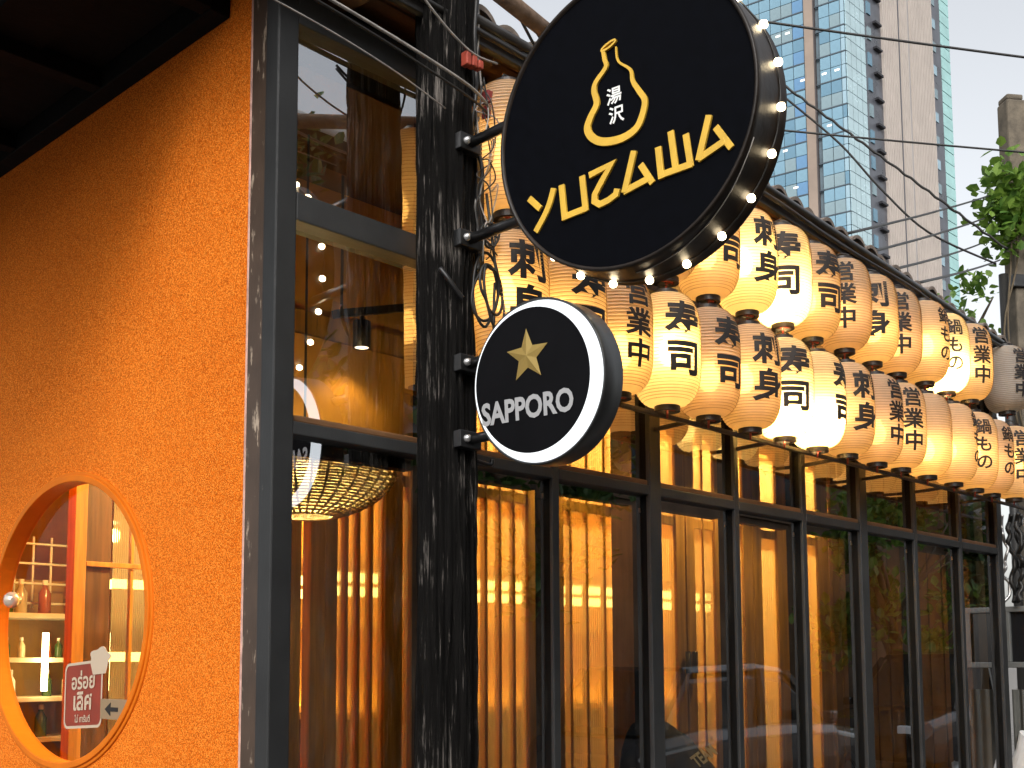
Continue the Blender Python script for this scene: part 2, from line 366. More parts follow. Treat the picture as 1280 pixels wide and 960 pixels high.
def make_lantern(x, y, z, txt, side, label, power='n', h=1.0, group='paper lanterns along the shopfront'):
    t = thing('paper_lantern', label, 'lantern', (x, y, z), 0, group)
    d = Vector((CAM.x-x, CAM.y-y)); ca = math.atan2(d.y, d.x); ta = ca+math.asin(max(-.98, min(.98, side)))
    t.rotation_euler.z = ta+PI/2; t.scale = (1, 1, h)
    link('paper_body', ME_BODYW if power == 'off' else ME_BODY, t)
    link('bamboo_hoops', ME_HOOPS, t)['kind'] = 'stuff'
    for nm, me in (('bottom_cap', ME_CAPB), ('top_cap', ME_CAPT), ('bottom_hook', ME_CROSS), ('wire_handle', ME_HANG)): link(nm, me, t)
    if txt: link('brush_lettering', ME_TXT[txt], t)
    if power != 'off':
        b = link('bulb', {'n': ME_BULB, 'h': ME_BULBH, 'l': ME_BULBL, 'H': ME_BULBX}[power], t)
        # the bulb hangs askew inside the paper, towards the camera side on some
        off = random.uniform(.03, .056); aa = ca-t.rotation_euler.z+random.uniform(-.5, .35)
        b.location = (off*math.cos(aa), off*math.sin(aa), random.uniform(.12, .19) if power != 'H' else .105)
    return t

# ------------------------------------------------------------------ the ground
g = MB(); g.add([(-60,-60,0),(400,-60,0),(400,400,0),(-60,400,0)], [(0,1,2,3)])
tag(g.build('ground', mat('paving_ground', (.16,.15,.14), .9, var=.3, vscale=3)), kind='structure')
g = MB(); g.box(-60, 120, -5.6, -1.0, .0, .004)
tag(g.build('road', mat('asphalt', (.05,.05,.05), .85, var=.3, vscale=20, bump=.3, bscale=90)), kind='structure')
g = MB(); g.box(-60, 120, -1.0, -.06, .0, .12)
tag(g.build('pavement', mat('pavement_concrete', (.22,.21,.2), .9, var=.25, vscale=5)), kind='structure')

# ------------------------------------------------------------------ restaurant building
BLD = thing('restaurant_building', 'corner restaurant with orange rendered side wall, black framed glazing and low tiled eave', 'building')
OC, OZ, ORY, ORZ = 1.15, 1.715, .56, .447          # oval window on the side wall (x = 0)
def side_wall():
    mb = MB(); N = 96; y0, y1, z0, z1 = .155, 9.0, 0.0, 3.42; ins = .985
    a = []; b = []
    for k in range(N):
        t = 2*PI*k/N; c, s = math.cos(t), math.sin(t)
        a.append((OC+ORY*ins*c, OZ+ORZ*ins*s))
        k1 = min(((y1-OC)/c) if c > 1e-6 else 1e9, ((y0-OC)/c) if c < -1e-6 else 1e9, ((z1-OZ)/s) if s > 1e-6 else 1e9, ((z0-OZ)/s) if s < -1e-6 else 1e9)
        b.append((OC+k1*c, OZ+k1*s))
    for x in (0.0, .12):
        a_ = [(OC+(p[0]-OC)*(1.42 if x else 1), OZ+(p[1]-OZ)*(1.42 if x else 1)) for p in a]
        vs = [(x, p[0], p[1]) for p in a_]+[(x, p[0], p[1]) for p in b]
        mb.add(vs, [((k, (k+1) % N, N+(k+1) % N, N+k) if x else (k, N+k, N+(k+1) % N, (k+1) % N)) for k in range(N)])
        for (cy_, cz_) in ((y0,z0),(y0,z1),(y1,z0),(y1,z1)):   # corner triangles
            for k in range(N):
                p, q = b[k], b[(k+1) % N]
                if abs(p[0]-q[0]) > 1e-6 and abs(p[1]-q[1]) > 1e-6 and (abs(p[0]-cy_) < 1e-6 or abs(q[0]-cy_) < 1e-6) and (abs(p[1]-cz_) < 1e-6 or abs(q[1]-cz_) < 1e-6):
                    mb.add([(x,*p),(x,*q),(x,cy_,cz_)], [(0,1,2)])
    vs = [(0,*p) for p in a]+[(.12, OC+(p[0]-OC)*1.42, OZ+(p[1]-OZ)*1.42) for p in a]
    mb.add(vs, [(k, (k+1) % N, N+(k+1) % N, N+k) for k in range(N)])
    mb.add([(0,y0,z0),(.12,y0,z0),(.12,y0,z1),(0,y0,z1)], [(0,1,2,3)])
    return mb.build('rendered_wall', M_ORANGE, BLD)
side_wall()
# oval window: trim ring, liner and pane
OW = bpy.data.objects.new('oval_window', None); COL.objects.link(OW); OW.parent = BLD
def oval_ring(x0, x1, k0, k1, name, m, par, n=112):
    vs = []; prof = [(x1,k0),(x0,k0),(x0,k1),(x1,k1)]
    for (x, k) in prof: vs += [(x, OC+(ORY+k)*math.cos(2*PI*i/n), OZ+(ORZ+k)*math.sin(2*PI*i/n)) for i in range(n)]
    fs = [(j*n+i, j*n+(i+1) % n, ((j+1) % 4)*n+(i+1) % n, ((j+1) % 4)*n+i) for j in range(4) for i in range(n)]
    return MB().add(vs, fs).build(name, m, par, .003)
oval_ring(-.012, .046, -.030, -.010, 'trim_ring', M_TRIM, OW)
oval_ring(-.006, .003, -.012, .0, 'outer_bead', M_TRIM, OW)
MB().add([(.035, OC+(ORY-.02)*math.cos(2*PI*i/64), OZ+(ORZ-.02)*math.sin(2*PI*i/64)) for i in range(64)], [tuple(range(64))[::-1]]).build('pane', M_GLASSR, OW)

# corner post with its peeling side board
MB().box(-.026, .032, 0, .055, 0, 3.28).build('corner_post', M_CORNER, BLD, .004)
MB().box(-.005, .03, .055, .148, 0, 3.28).build('corner_board', M_PEEL, BLD, .003)
MB().box(-.004, .03, .148, .158, 0, 3.28).build('edge_strip', M_PINK, BLD, .002)

PX = [(.47,.028),(.94,.028),(1.412,.058),(1.886,.028),(2.348,.03),(2.818,.06),(3.306,.03),(3.79,.03),(4.265,.06)]
for x, w in PX:
    MB().box(x-w/2, x+w/2, 0 if w > .04 else .004, .018, 0, 3.2).build('post_front', M_FRAME, BLD, .003)
    MB().box(x-w/2+.002, x+w/2-.002, .018, .078, 0, 3.2).build('post', M_DARK, BLD)  # same post behind its front; side shade is put into the colour
edges = [(.032,)]+[(x-w/2, x+w/2) for x, w in PX]
for i, (x, w) in enumerate(PX):
    a = .032 if i == 0 else PX[i-1][0]+PX[i-1][1]/2; b = x-w/2
    MB().box(a, b, .003, .083, 2.117, 2.149).build('transom', M_FRAME, BLD, .003)
    MB().box(a, b, .010, .028, 2.149, 2.166).build('glazing_bead', M_SOFFIT, BLD, .004)  # brown stands in for orange light reflected on the bead
    MB().box(a, b, .002, .082, 2.635, 2.704).build('transom', M_FRAME, BLD, .003)
    MB().box(a, b, .002, .082, 3.127, 3.21).build('head_rail', M_FRAME, BLD, .003)
    MB().box(a, b, .002, .082, 0, .14).build('bottom_rail', M_FRAME, BLD, .003)
    MB().box(a+.01, b-.012, .058, .10, 2.088, 2.1165).build('track_rail', M_DARK, BLD, .003)
    for z0, z1 in ((.14, 2.117), (2.149, 2.635), (2.704, 3.127)):
        MB().add([(a,.030,z0),(b,.030,z0),(b,.030,z1),(a,.030,z1)], [(0,1,2,3)]).build('pane', M_GLASS, BLD)
    MB().box(b-.0035, b-.0012, .040, .048, 2.062, 2.078).build('latch_plate', M_WHITE, BLD)
# masonry above the shopfront
MB().box(.034, 4.29, .09, .16, 3.14, 3.32).build('upper_wall', M_BLACK, BLD)
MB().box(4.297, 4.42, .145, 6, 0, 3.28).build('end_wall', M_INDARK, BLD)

# eave over the shopfront: rafters, boards, gutter and tiles
EY = -.11
def ez(x, y): return 3.262-.056*max(0, x-1.6)+(y-EY)*.13       # roof plane rises towards the building and dips slightly along the street
ROOF = bpy.data.objects.new('tiled_eave', None); COL.objects.link(ROOF); ROOF.parent = BLD
X0R, X1R = -.35, 4.75
for i, (y0, y1) in enumerate(((EY+.02,-.035),(-.03,.045),(.05,.10),(.105,.16))):
    mb = MB(); vs = []
    for y in (y0, y1):
        for x in (X0R, 1.6, X1R): vs += [(x, y, ez(x, y)-.004*(i % 2)), (x, y, ez(x, y)+.016-.004*(i % 2))]
    mb.add(vs, [(0,2,8,6),(2,4,10,8),(1,7,9,3),(3,9,11,5),(0,1,3,2),(2,3,5,4),(6,8,9,7),(8,10,11,9),(0,6,7,1),(4,5,11,10)]); mb.build('eave_board', M_SOFFIT, ROOF)
x = X0R+.1
while x < X1R:
    MB().bar((x, EY+.03, ez(x, EY+.03)-.024), (x, .14, ez(x, .14)-.024), .04, .045).build('rafter', M_SOFFIT, ROOF, .003); x += .42
MB().bar((X0R, EY+.005, ez(X0R,EY)-.008), (1.6, EY+.005, ez(1.6,EY)-.008), .02, .05).bar((1.6, EY+.005, ez(1.6,EY)-.008), (X1R, EY+.005, ez(X1R,EY)-.008), .02, .05).build('fascia_board', M_GUTTER, ROOF, .003)
MB().tube([(X0R, EY-.03, ez(X0R,EY)+.012), (1.6, EY-.03, ez(1.6,EY)+.012), (X1R, EY-.03, ez(X1R,EY)+.012)], .014, 14).build('gutter_pipe', M_GUTTER, ROOF)
MB().tube([(x, EY-.045-.006*math.sin(x*5), ez(x,EY)-.022-.012*abs(math.sin(x*3.1))) for x in [X0R+k*.11 for k in range(46)]], .008, 6).build('eave_cable', M_WIRE, ROOF)
def tile_mesh(k):
    mb = MB(); n = 8; w, l = .112, .2; rows = []
    for j in (0, 1):
        for s in (0, 1):
            rows.append([(w*(i/n), -l/2+l*j, .03*math.sin(PI*i/n)**.8+(.014 if s else 0)+.004*k*(i/n)) for i in range(n+1)])
    b0, t0, b1, t1 = rows; m = n+1; vs = b0+t0+b1+t1
    fs = []
    for i in range(n): fs += [(m+i, m+i+1, 3*m+i+1, 3*m+i), (i, 2*m+i, 2*m+i+1, i+1), (i, i+1, m+i+1, m+i), (2*m+i, 3*m+i, 3*m+i+1, 2*m+i+1)]
    mb.add(vs, fs); return mb.mesh('roof_tile', M_TILE)
TM = [tile_mesh(0), tile_mesh(1), tile_mesh(-1)]
for r in range(2):
    for i in range(44):
        x = X0R+i*.115; y = EY+.085+r*.17
        o = link('roof_tile', TM[(i*7+r) % 3], ROOF); o.location = (x, y+random.uniform(-.012,.012), ez(x, y)+.018+.012*r+random.uniform(-.003,.004))
        o.rotation_euler = (.13+random.uniform(-.04,.04), random.uniform(-.04,.04), random.uniform(-.04,.04))
MB().add([(X0R,.1,ez(0,.1)+.04),(X1R,.1,ez(4.7,.1)+.04),(X1R,6,3.6),(X0R,6,3.75)], [(0,1,2,3)]).build('roof_slope', M_TILE, ROOF)

# black canopy over the orange side wall
CAN = thing('wall_canopy', 'black timber canopy jutting from the top of the orange wall', 'canopy')
def cz(y): return 3.237+.036*(y-.257)
for i in range(7):
    xa, xb = -.06-.17*i, -.06-.17*(i+1)+.008; mb = MB(); vs = []
    dz = .012*(i % 2)
    for y in (.30, 9):
        for xx in (xa, xb): vs += [(xx, y, cz(y)+.06-dz), (xx, y, cz(y)+.085-dz)]
    mb.add(vs, [(0,2,6,4),(1,5,7,3),(0,1,3,2),(4,6,7,5),(0,4,5,1),(2,3,7,6)]); mb.build('canopy_board', M_BLACK, CAN)
MB().bar((-.028,.262,cz(.262)+.055), (-.028,9,cz(9)+.055), .055, .11).build('wall_plate', M_BLACK, CAN, .004)
for k in range(9):
    y = .285+k*.62
    MB().bar((-.056,y,cz(y)+.03), (-1.25,y,cz(y)+.03), .05, .055).build('canopy_joist', M_BLACK, CAN, .003)
MB().bar((-1.26,.262,cz(.262)+.05), (-1.26,9,cz(9)+.05), .03, .16).build('canopy_fascia', M_BLACK, CAN, .003)

# ------------------------------------------------------------------ lantern rails
def rail(name, y, z, x0, x1, w, label, dz=0):
    r = thing(name, label, 'rail'); MB().bar((x0,y,z), (x1,y,z+dz), w, w*.8).build('bar', M_RAIL, r, .002); return r
LY = -.15
r1 = rail('lantern_rail', LY+.02, 2.338, .42, 4.7, .016, 'thin dark steel rail under the lower row of lanterns')
r2 = rail('lantern_rail', LY+.02, 2.728, .42, 4.7, .022, 'dark timber rail between the upper and lower rows of lanterns')
for r, z, xs in ((r1, 2.338, (.47, .94,1.412,1.886,2.348,2.818,3.306,3.79)), (r2, 2.728, (1.412,2.818,4.265))):
    for x in xs[1:]: MB().bar((x, LY+.03, z), (x, .0, z-.004), .014, .012).build('bracket', M_RAIL, r)
low = [(.60,'sashimi',.5,'n'),(.825,'sushi',.6,'n'),(1.05,'open',.62,'n'),(1.28,'sushi',.52,'h'),(1.50,'sushi',.72,'l'),(1.73,'sashimi',.62,'n'),(1.96,'sushi',.42,'H'),(2.185,'sushi',.93,'H'),
       (2.41,'sashimi',.72,'n'),(2.64,'open',.80,'l'),(2.865,'open',.55,'n'),(3.11,None,.9,'n'),(3.355,'hotpot',.97,'n'),(3.58,'hotpot',.45,'n'),(3.80,'hotpot',.80,'l'),(4.05,'open',.5,'n')]
upp = [(.585,'sashimi',.9,'n'),(.815,'sushi',.7,'h'),(1.05,'open',.7,'n'),(1.285,'sushi',.7,'n'),(1.51,'sushi',.8,'n'),(1.735,'sashimi',.72,'h'),(1.955,'sushi',.1,'H'),(2.185,'sushi',.68,'n'),
       (2.41,'open',.05,'l'),(2.63,'sashimi',.15,'n'),(2.865,'open',.22,'l'),(3.11,'hotpot',.86,'n'),(3.345,'hotpot',.42,'H'),(3.565,'open',.6,'n')]
WORDS = {'sushi':'two sushi characters','sashimi':'two sashimi characters','open':'three open-for-business characters','hotpot':'thin hotpot brush script',None:'no lettering showing'}
ORD = ['first','second','third','fourth','fifth','sixth','seventh','eighth','ninth','tenth','eleventh','twelfth','thirteenth','fourteenth','fifteenth','sixteenth']
GLOWS = {'n':'lit','h':'bright','H':'very bright','l':'softly lit'}
for row, lst, z in (('lower', low, 2.346), ('upper', upp, 2.748)):
    for i, (x, tx, sd_, pw) in enumerate(lst):
        lab = '%s lantern with %s, %s from pole in %s row' % (GLOWS[pw], WORDS[tx], ORD[i], row)
        make_lantern(x, LY+random.uniform(-.008,.008), z+random.uniform(-.004,.004), tx, sd_, lab, pw)
make_lantern(4.03, -.15, 2.775, 'open', .72, 'unlit greyish white lantern hanging last by the concrete pole', 'off', .92)

# ------------------------------------------------------------------ inside the restaurant
tag(MB().box(.12, 6.3, .125, 6, .0, .02).build('floor', M_WOODD), kind='structure')
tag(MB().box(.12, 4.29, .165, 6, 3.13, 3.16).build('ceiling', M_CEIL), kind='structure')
tag(MB().box(.12, 4.29, 4.5, 4.6, .02, 3.13).build('back_wall', M_INWALL), kind='structure')

# timber and ribbed glass partition behind the shopfront
PY = .75
PART = thing('timber_partition', 'warm timber partition with ribbed glass panes and sliding doors behind the shopfront', 'partition')
panes = [(.703,.742),(.751,.79),(.80,.843),(.852,.898),(.972,1.006),
         (1.317,1.362),(1.385,1.432),(1.458,1.506),(1.53,1.585),(1.78,1.826),(1.845,1.918),(1.95,2.03),(2.058,2.145),
         (2.41,2.52),(2.655,2.727),(2.75,2.82),(2.975,3.055),(3.205,3.355),(3.53,3.60),(3.64,3.75)]
for i in range(len(panes)-1):
    d = panes[i+1][0]-panes[i][1]
    if d < .035:
        m0 = (panes[i+1][0]+panes[i][1])/2; panes[i] = (panes[i][0], m0-.0045); panes[i+1] = (m0+.0045, panes[i+1][1])
nr = 8
rb = MB(); m_ = nr*4
pts = [(i/m_-.5, .5-.5*abs(math.sin(PI*(i/4)))) for i in range(m_+1)]
rb.add([(p[0], -p[1]*.006, z) for z in (0, 1) for p in pts], [(i, i+1, m_+2+i, m_+1+i) for i in range(m_)], True)
ME_RIB = rb.mesh('ribbed_pane', M_RIBBED)
ZR = ((.42, 2.185), (2.225, 2.58))
for a, b in panes:
    for z0, z1 in (ZR if a > 1.1 else ((.42, 2.185), (2.225, 2.345))):
        o = link('ribbed_pane', ME_RIB, PART); o.location = ((a+b)/2, PY+.006, z0); o.scale = (b-a, 1, z1-z0)
gaps = [(.16,.40),(.46,.565),(.60,.655)]+[(panes[i][1] if i >= 0 else .655, panes[i+1][0]) for i in range(-1, len(panes)-1)]+[(panes[-1][1], 3.86)]
for i, (a, b) in enumerate(gaps):
    w = b-a
    if w > .3: segs = [(a, a+.075), (a+.08, b-.08), (b-.075, b)]
    elif w > .11: segs = [(a, (a+b)/2-.003), ((a+b)/2+.003, b)]
    else: segs = [(a, b)]
    for j, (p, q) in enumerate(segs):
        wide = q-p > .03
        MB().box(p, q, PY-(.010 if wide else .003)-.003*(j % 2), PY+.035, .02, 2.62).build('stile', M_WOOD, PART, .002)
for a, b in panes:
    MB().box(a, b, PY-.001, PY+.033, 2.185, 2.225).build('cross_rail', M_WOOD, PART, .002)
    MB().box(a, b, PY-.001, PY+.033, .02, .42).build('kick_panel', M_WOOD, PART, .002)
MB().box(.13, 3.87, PY-.03, PY+.06, 2.62, 2.70).build('head_beam', M_WOOD, PART, .003)
for x in (2.566, 2.617): MB().tube([(x, PY-.03, 1.535), (x, PY-.03, 1.63)], .013, 10).build('door_pull', M_METAL, PART)
MB().box(.13, 1.2, PY-.034, PY-.016, 2.345, 2.618).build('bulkhead', M_INWALL2, PART)
MB().box(.13, 3.87, PY-.02, PY+.05, 2.702, 3.128).build('bulkhead', M_INWALL2, PART)
MB().box(1.965, 2.085, .53, .65, .02, 3.12).build('timber_column', M_WOODD, PART, .004)
# dark boarded wall at the street end of the room
DW = thing('boarded_wall', 'dark brown boarded wall inside the last window bays', 'wall')
for k in range(6):
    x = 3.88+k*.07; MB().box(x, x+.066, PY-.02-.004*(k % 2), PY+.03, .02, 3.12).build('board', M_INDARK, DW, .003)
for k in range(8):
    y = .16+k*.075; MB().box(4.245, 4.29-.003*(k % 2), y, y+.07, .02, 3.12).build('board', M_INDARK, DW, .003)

# back bar, seen blurred through the ribbed glass
BAR = thing('back_bar', 'glowing back bar with a dark counter behind the ribbed glass', 'bar')
MB().box(.98, 4.0, 1.55, 1.95, .02, 1.37).build('counter', M_WOODD, BAR, .004)
MB().box(.95, 4.05, 1.5, 2.0, 1.37, 1.40).build('counter_top', M_WOOD, BAR, .004)
MB().box(.95, 4.05, 2.25, 2.3, .02, 3.0).build('back_panel', M_INWALL, BAR)
MB().box(.98, 4.0, 2.0, 2.25, 2.03, 2.06).build('shelf', M_WOOD, BAR, .003)
MB().box(.98, 4.0, 2.0, 2.25, 1.74, 1.77).build('shelf', M_WOOD, BAR, .003)
M_TUBE = emis('warm_tube_light', (1,.68,.2), 5)
for z in (1.955, 1.895): MB().box(.99,3.99,1.97,1.995,z-.02,z+.02).build('light_strip', M_TUBE, BAR)
MB().tube([(1.0,2.16,1.355),(3.98,2.16,1.355)], .014, 8).build('tube_light', emis('counter_tube', (1,.66,.2), 26), BAR)

def lamp(parent, loc, energy, col=(1,.68,.2), r=.06, spot=None):
    l = bpy.data.lights.new('lamp_light', 'SPOT' if spot else 'POINT'); l.energy = energy; l.color = col; l.shadow_soft_size = r
    if spot: l.spot_size = RAD(spot); l.spot_blend = .6
    o = bpy.data.objects.new('lamp_light', l); COL.objects.link(o); o.parent = parent; o.location = loc; return o
# added ceiling lamps that give the room its warm glow
M_LAMP = emis('added_lamp_glow', (1,.68,.32), 7)
for i, (x, y, w) in enumerate(((1.0,1.3,'over the round window'),(1.7,1.15,'before the back bar'),(2.9,1.15,'by the sliding doors'),(3.6,1.2,'at the far end of the back bar'))):
    c = thing('added_ceiling_lamp', 'added small round warm ceiling lamp %s' % w, 'lamp', (x, y, 3.13), 0, 'added ceiling lamps')
    MB().lathe([(.001,-.02),(.05,-.02),(.06,-.012),(.06,0)], 20).build('housing', M_METAL, c)
    MB().lathe([(.001,-.024),(.044,-.024),(.044,-.0205)], 20).build('diffuser', M_LAMP, c)
    lamp(c, (0,0,-.09), 120 if i else 45)
# track light seen in the corner bay, others added to light the inner walls
def track_spot(loc, label, energy):
    TR = thing('track_spotlight', label, 'lamp', loc, 0, 'track spotlights')
    MB().bar((-.12,-.02,2.665), (.30,.02,2.80), .03, .025).build('track', M_METAL, TR, .002)
    MB().tube([(0,0,2.70),(0,0,2.672)], .008, 8).build('stem', M_METAL, TR)
    MB().lathe([(.001,2.672),(.028,2.672),(.028,2.585),(.024,2.585),(.022,2.60)], 20).build('spot_head', M_METAL, TR)
    MB().lathe([(.001,2.588),(.022,2.588),(.022,2.592)], 16).build('spot_lens', emis('spot_lens_glow', (1,.85,.6), 4), TR)
    for dx in (-.08, .25): MB().tube([(dx,0,2.69+.3*(dx+.08)),(dx,0,3.13)], .005, 6).build('suspension_rod', M_METAL, TR)
    lamp(TR, (0,0,2.57), energy, (1,.64,.19), .022, 120)
track_spot((.70,.62,0), 'black track spotlight hanging from ceiling behind the corner pane', 2.5)
track_spot((1.75,.46,0), 'added black track spotlight warming the stiles behind the third window bay', 14)  # added to throw warm light on the partition
track_spot((2.75,.44,0), 'added black track spotlight warming the sliding doors', 26)  # added, lights the door stiles from above
track_spot((3.65,.42,0), 'added black track spotlight brightening the dark boarded wall', 9)  # added to lift the dark last bays
# woven bamboo pendant
PD = thing('woven_pendant_lamp', 'woven bamboo pendant lamp glowing low behind the corner pane', 'lamp', (.385,.47,0))
prof = lambda u: (.265*math.sqrt(1-((u-.30)/.74)**2), 2.215-.215*u)
M_CANE = mat('woven_cane', (.68,.46,.22), .6, var=.3, vscale=40)
for k in range(32):
    r, z = prof(k/31.0)
    MB().tube([(r*(1+.012*math.sin(j*PI*.5*3+k*PI))*math.cos(2*PI*j/72), r*(1+.012*math.sin(j*PI*.5*3+k*PI))*math.sin(2*PI*j/72), z) for j in range(72)], .0029, 5, closed=True).build('cane_hoop', M_CANE, PD)
for k in range(36):
    a = 2*PI*k/36
    MB().tube([(prof(j/9)[0]*math.cos(a), prof(j/9)[0]*math.sin(a), prof(j/9)[1]) for j in range(10)], .0035, 5).build('cane_rib', M_CANE, PD)
MB().lathe([(prof(j/12)[0]-.012, prof(j/12)[1]) for j in range(13)], 40).build('glow_liner', paper('pendant_glow_liner', (.8,.7,.5), (.98,.82,.48), .7, .1), PD)  # added inner sheet that spreads the bulb glow behind the cane
MB().lathe([(.0005,2.15),(.03,2.14),(.042,2.11),(.035,2.075),(.0005,2.06)], 18).build('bulb', emis('pendant_bulb', (1,.80,.34), 75), PD)
MB().tube([(0,0,2.13),(0,0,3.13)], .004, 6).build('cord', M_WIRE, PD)

# things behind the oval window: shelf unit, tube, grid, post and ribbed screen
SH = thing('bottle_shelf', 'lit shelf unit with rows of small bottles behind the oval window', 'shelf')
M_CREAM = mat('cream_shelf', (.72,.62,.42), .6, var=.1)
for z in (1.805, 1.60, 1.42, 1.235): MB().box(.50, .98, 3.02, 3.3, z, z+.022).build('shelf_board', M_CREAM, SH, .002)
MB().box(.50, .98, 3.3, 3.33, .02, 2.0).build('shelf_back', mat('amber_shelf_back', (.34,.2,.05), .7, var=.1), SH)
for x in (.48, .98): MB().box(x, x+.02, 3.02, 3.33, .02, 1.83).build('shelf_side', M_WOODD, SH)
MB().tube([(.715,2.99,1.47),(.715,2.99,1.735)], .014, 10).build('tube_light', emis('white_tube', (1,.84,.42), 22), SH)
bprof = [(.0005,0),(.02,0),(.021,.004),(.021,.07),(.009,.092),(.008,.115),(.0005,.115)]
MEB = [MB().lathe(bprof, 12).mesh('bottle', mat('bottle_%d' % i, c, .15, var=.1)) for i, c in enumerate(((.5,.42,.25),(.05,.10,.03),(.28,.08,.03),(.7,.66,.55)))]
CAPM = MB().lathe([(.0005,.118),(.0095,.118),(.0095,.10)], 10).mesh('cap', mat('bottle_cap', (.75,.7,.6), .4))
where = {1.827:'top shelf',1.622:'second shelf',1.442:'third shelf',1.257:'bottom shelf'}
NTH = ['leftmost','second from left','third from left','fourth from left','fifth from left','sixth from left','seventh from left','rightmost']
for z, n_, sc in ((1.827,5,1.35),(1.622,8,.8),(1.442,6,1.05),(1.257,5,1.25)):
    xs = [.53+.42*i/(n_-1) for i in range(n_)] if n_ > 5 else [.53+.055*i for i in range(n_)]
    for i, x in enumerate(xs):
        if abs(x-.715) < .02: continue
        b = link('bottle', MEB[(i*3+int(z*100)) % 4]); b.location = (x, 3.1+.02*(i % 2), z); b.scale = (sc,)*3
        tag(b, 'small %s bottle, %s on the %s behind the oval window' % (('pale amber','dark green','brown','cream')[(i*3+int(z*100)) % 4], NTH[i], where[z]), 'bottle', 'bottles on the lit shelves')
        link('cap', CAPM, b)
GR = thing('wire_grid', 'white wire grid panel hanging above the bottle shelf', 'grid')
M_GRID = mat('white_wire', (.8,.74,.62), .5)
for k in range(5): MB().tube([(.56+.085*k,3.2,1.86),(.56+.085*k,3.2,2.2-(.08 if k == 0 else 0))], .006, 6).build('wire', M_GRID, GR)
for k in range(4): MB().tube([(.5+(.06 if k == 3 else 0),3.194,1.88+.095*k),(.93,3.194,1.88+.095*k)], .006, 6).build('wire', M_GRID, GR)
SP = thing('shelf_lamp', 'small cone lamp shining above the wire grid', 'lamp', (.72,2.6,2.21))
MB().lathe([(.001,.06),(.02,.06),(.045,0),(.04,0)], 18).build('shade', M_METAL, SP)
MB().lathe([(.0005,.02),(.022,.015),(.028,-.005),(.0005,-.018)], 14).build('bulb', emis('shelf_bulb', (1,.85,.5), 9), SP)
MB().tube([(0,0,.06),(0,0,.92)], .004, 6).build('cord', M_WIRE, SP)
lamp(SP, (0,0,-.06), 7, (1,.66,.22), .03)  # point light added to brighten the shelves
SC = thing('ribbed_screen', 'ribbed glass screen on a timber post behind the oval window', 'screen')
MB().box(.475, .525, 2.17, 2.24, .02, 3.12).build('post', M_WOOD, SC, .003)
MB().box(.53, .64, 2.2, 2.22, .9, 2.36).build('dark_panel', M_WOODD, SC, .002)
MB().box(.53, .96, 2.18, 2.22, 2.36, 2.42).build('top_rail', M_WOOD, SC, .002)
MB().box(.53, .96, 2.178, 2.20, 1.98, 2.0).build('cross_rail', M_WOOD, SC, .002)
for a, b in ((.65,.72),(.735,.80),(.815,.90)):
    o = link('ribbed_pane', ME_RIB, SC); o.location = ((a+b)/2, 2.21, .9); o.scale = (b-a, 1, 1.46)
MB().box(.722, .733, 2.19, 2.22, .9, 2.36).build('bar', M_WOOD, SC)
MB().box(.802, .813, 2.19, 2.22, .9, 2.36).build('bar', M_WOOD, SC)
MB().tube([(.66,2.42,1.93),(.93,2.42,1.93)], .02, 8).build('tube_light', M_TUBE, SC)
MB().tube([(.66,2.42,1.62),(.93,2.42,1.62)], .02, 8).build('tube_light', M_TUBE, SC)
# stickers on the oval pane
ST = thing('restaurant_sticker', 'red rounded sticker with white Thai lettering and a chef hat on the oval pane', 'sticker', (-.065,-.143,.004))
M_RED = mat('sticker_red', (.24,.03,.012), .5, var=.12); M_STW = mat('sticker_white', (.50,.40,.29), .6)
E1, E2, NN = (0,-1,0), (0,0,1), (-1,0,0)
def rrect(y0, y1, z0, z1, r, n=6):
    out = []
    for cy_, cz_, a in ((y0-r, z1-r, 0), (y1+r, z1-r, 90), (y1+r, z0+r, 180), (y0-r, z0+r, 270)):
        for k in range(n+1):
            t = RAD(a+90*k/n); out.append((cy_+r*math.cos(t), cz_+r*math.sin(t)))
    return out
def sheet(pts, x0, x1): 
    n = len(pts); return MB().add([(x0,*p) for p in pts]+[(x1,*p) for p in pts], [tuple(range(n))[::-1], tuple(range(n,2*n))]+[(i,(i+1)%n,n+(i+1)%n,n+i) for i in range(n)])
SK = .055
def shear(mb):                                        # the sticker is tilted a little on the pane
    mb.v = [(x, y, z-SK*(1.2-y)*-1) for x, y, z in mb.v]; return mb
shear(sheet(rrect(1.335,1.085,1.395,1.59,.025), .0965, .0985)).build('red_ground', M_RED, ST)
o_ = rrect(1.335,1.085,1.395,1.59,.025); i_ = rrect(1.327,1.093,1.403,1.582,.02); n_ = len(o_)
shear(MB().add([(.0955,*p) for p in o_]+[(.0955,*p) for p in i_], [(k,(k+1)%n_,n_+(k+1)%n_,n_+k) for k in range(n_)])).build('border', M_STW, ST)
shear(flat_text('อร่อย', .062, (.0962,1.21,1.537), E1, E2, NN, .0015, .0012, 1.15)).build('lettering', M_STW, ST)
shear(flat_text('เลิศ', .072, (.0962,1.21,1.475), E1, E2, NN, .002, .0012, 1.2)).build('lettering', M_STW, ST)
shear(flat_text('ไม่ การันตี', .026, (.0962,1.21,1.424), E1, E2, NN, .0005, .0012)).build('lettering', M_STW, ST)
hat = [(.062*math.cos(RAD(a))*(1+.13*math.cos(RAD(5*a)))*1.0, .03*math.sin(RAD(a))*(1+.13*math.cos(RAD(5*a)))+.05) for a in range(-20,201,10)]+[(-.04,.0),(.04,.0)]
shear(sheet([(1.105-p[0], 1.548+p[1]*.95) for p in hat][::-1], .094, .0958)).build('chef_hat', M_STW, ST)
AR = thing('arrow_sticker', 'small pale arrow sticker pointing left on the oval pane', 'sticker', (-.065,-.138,.005))
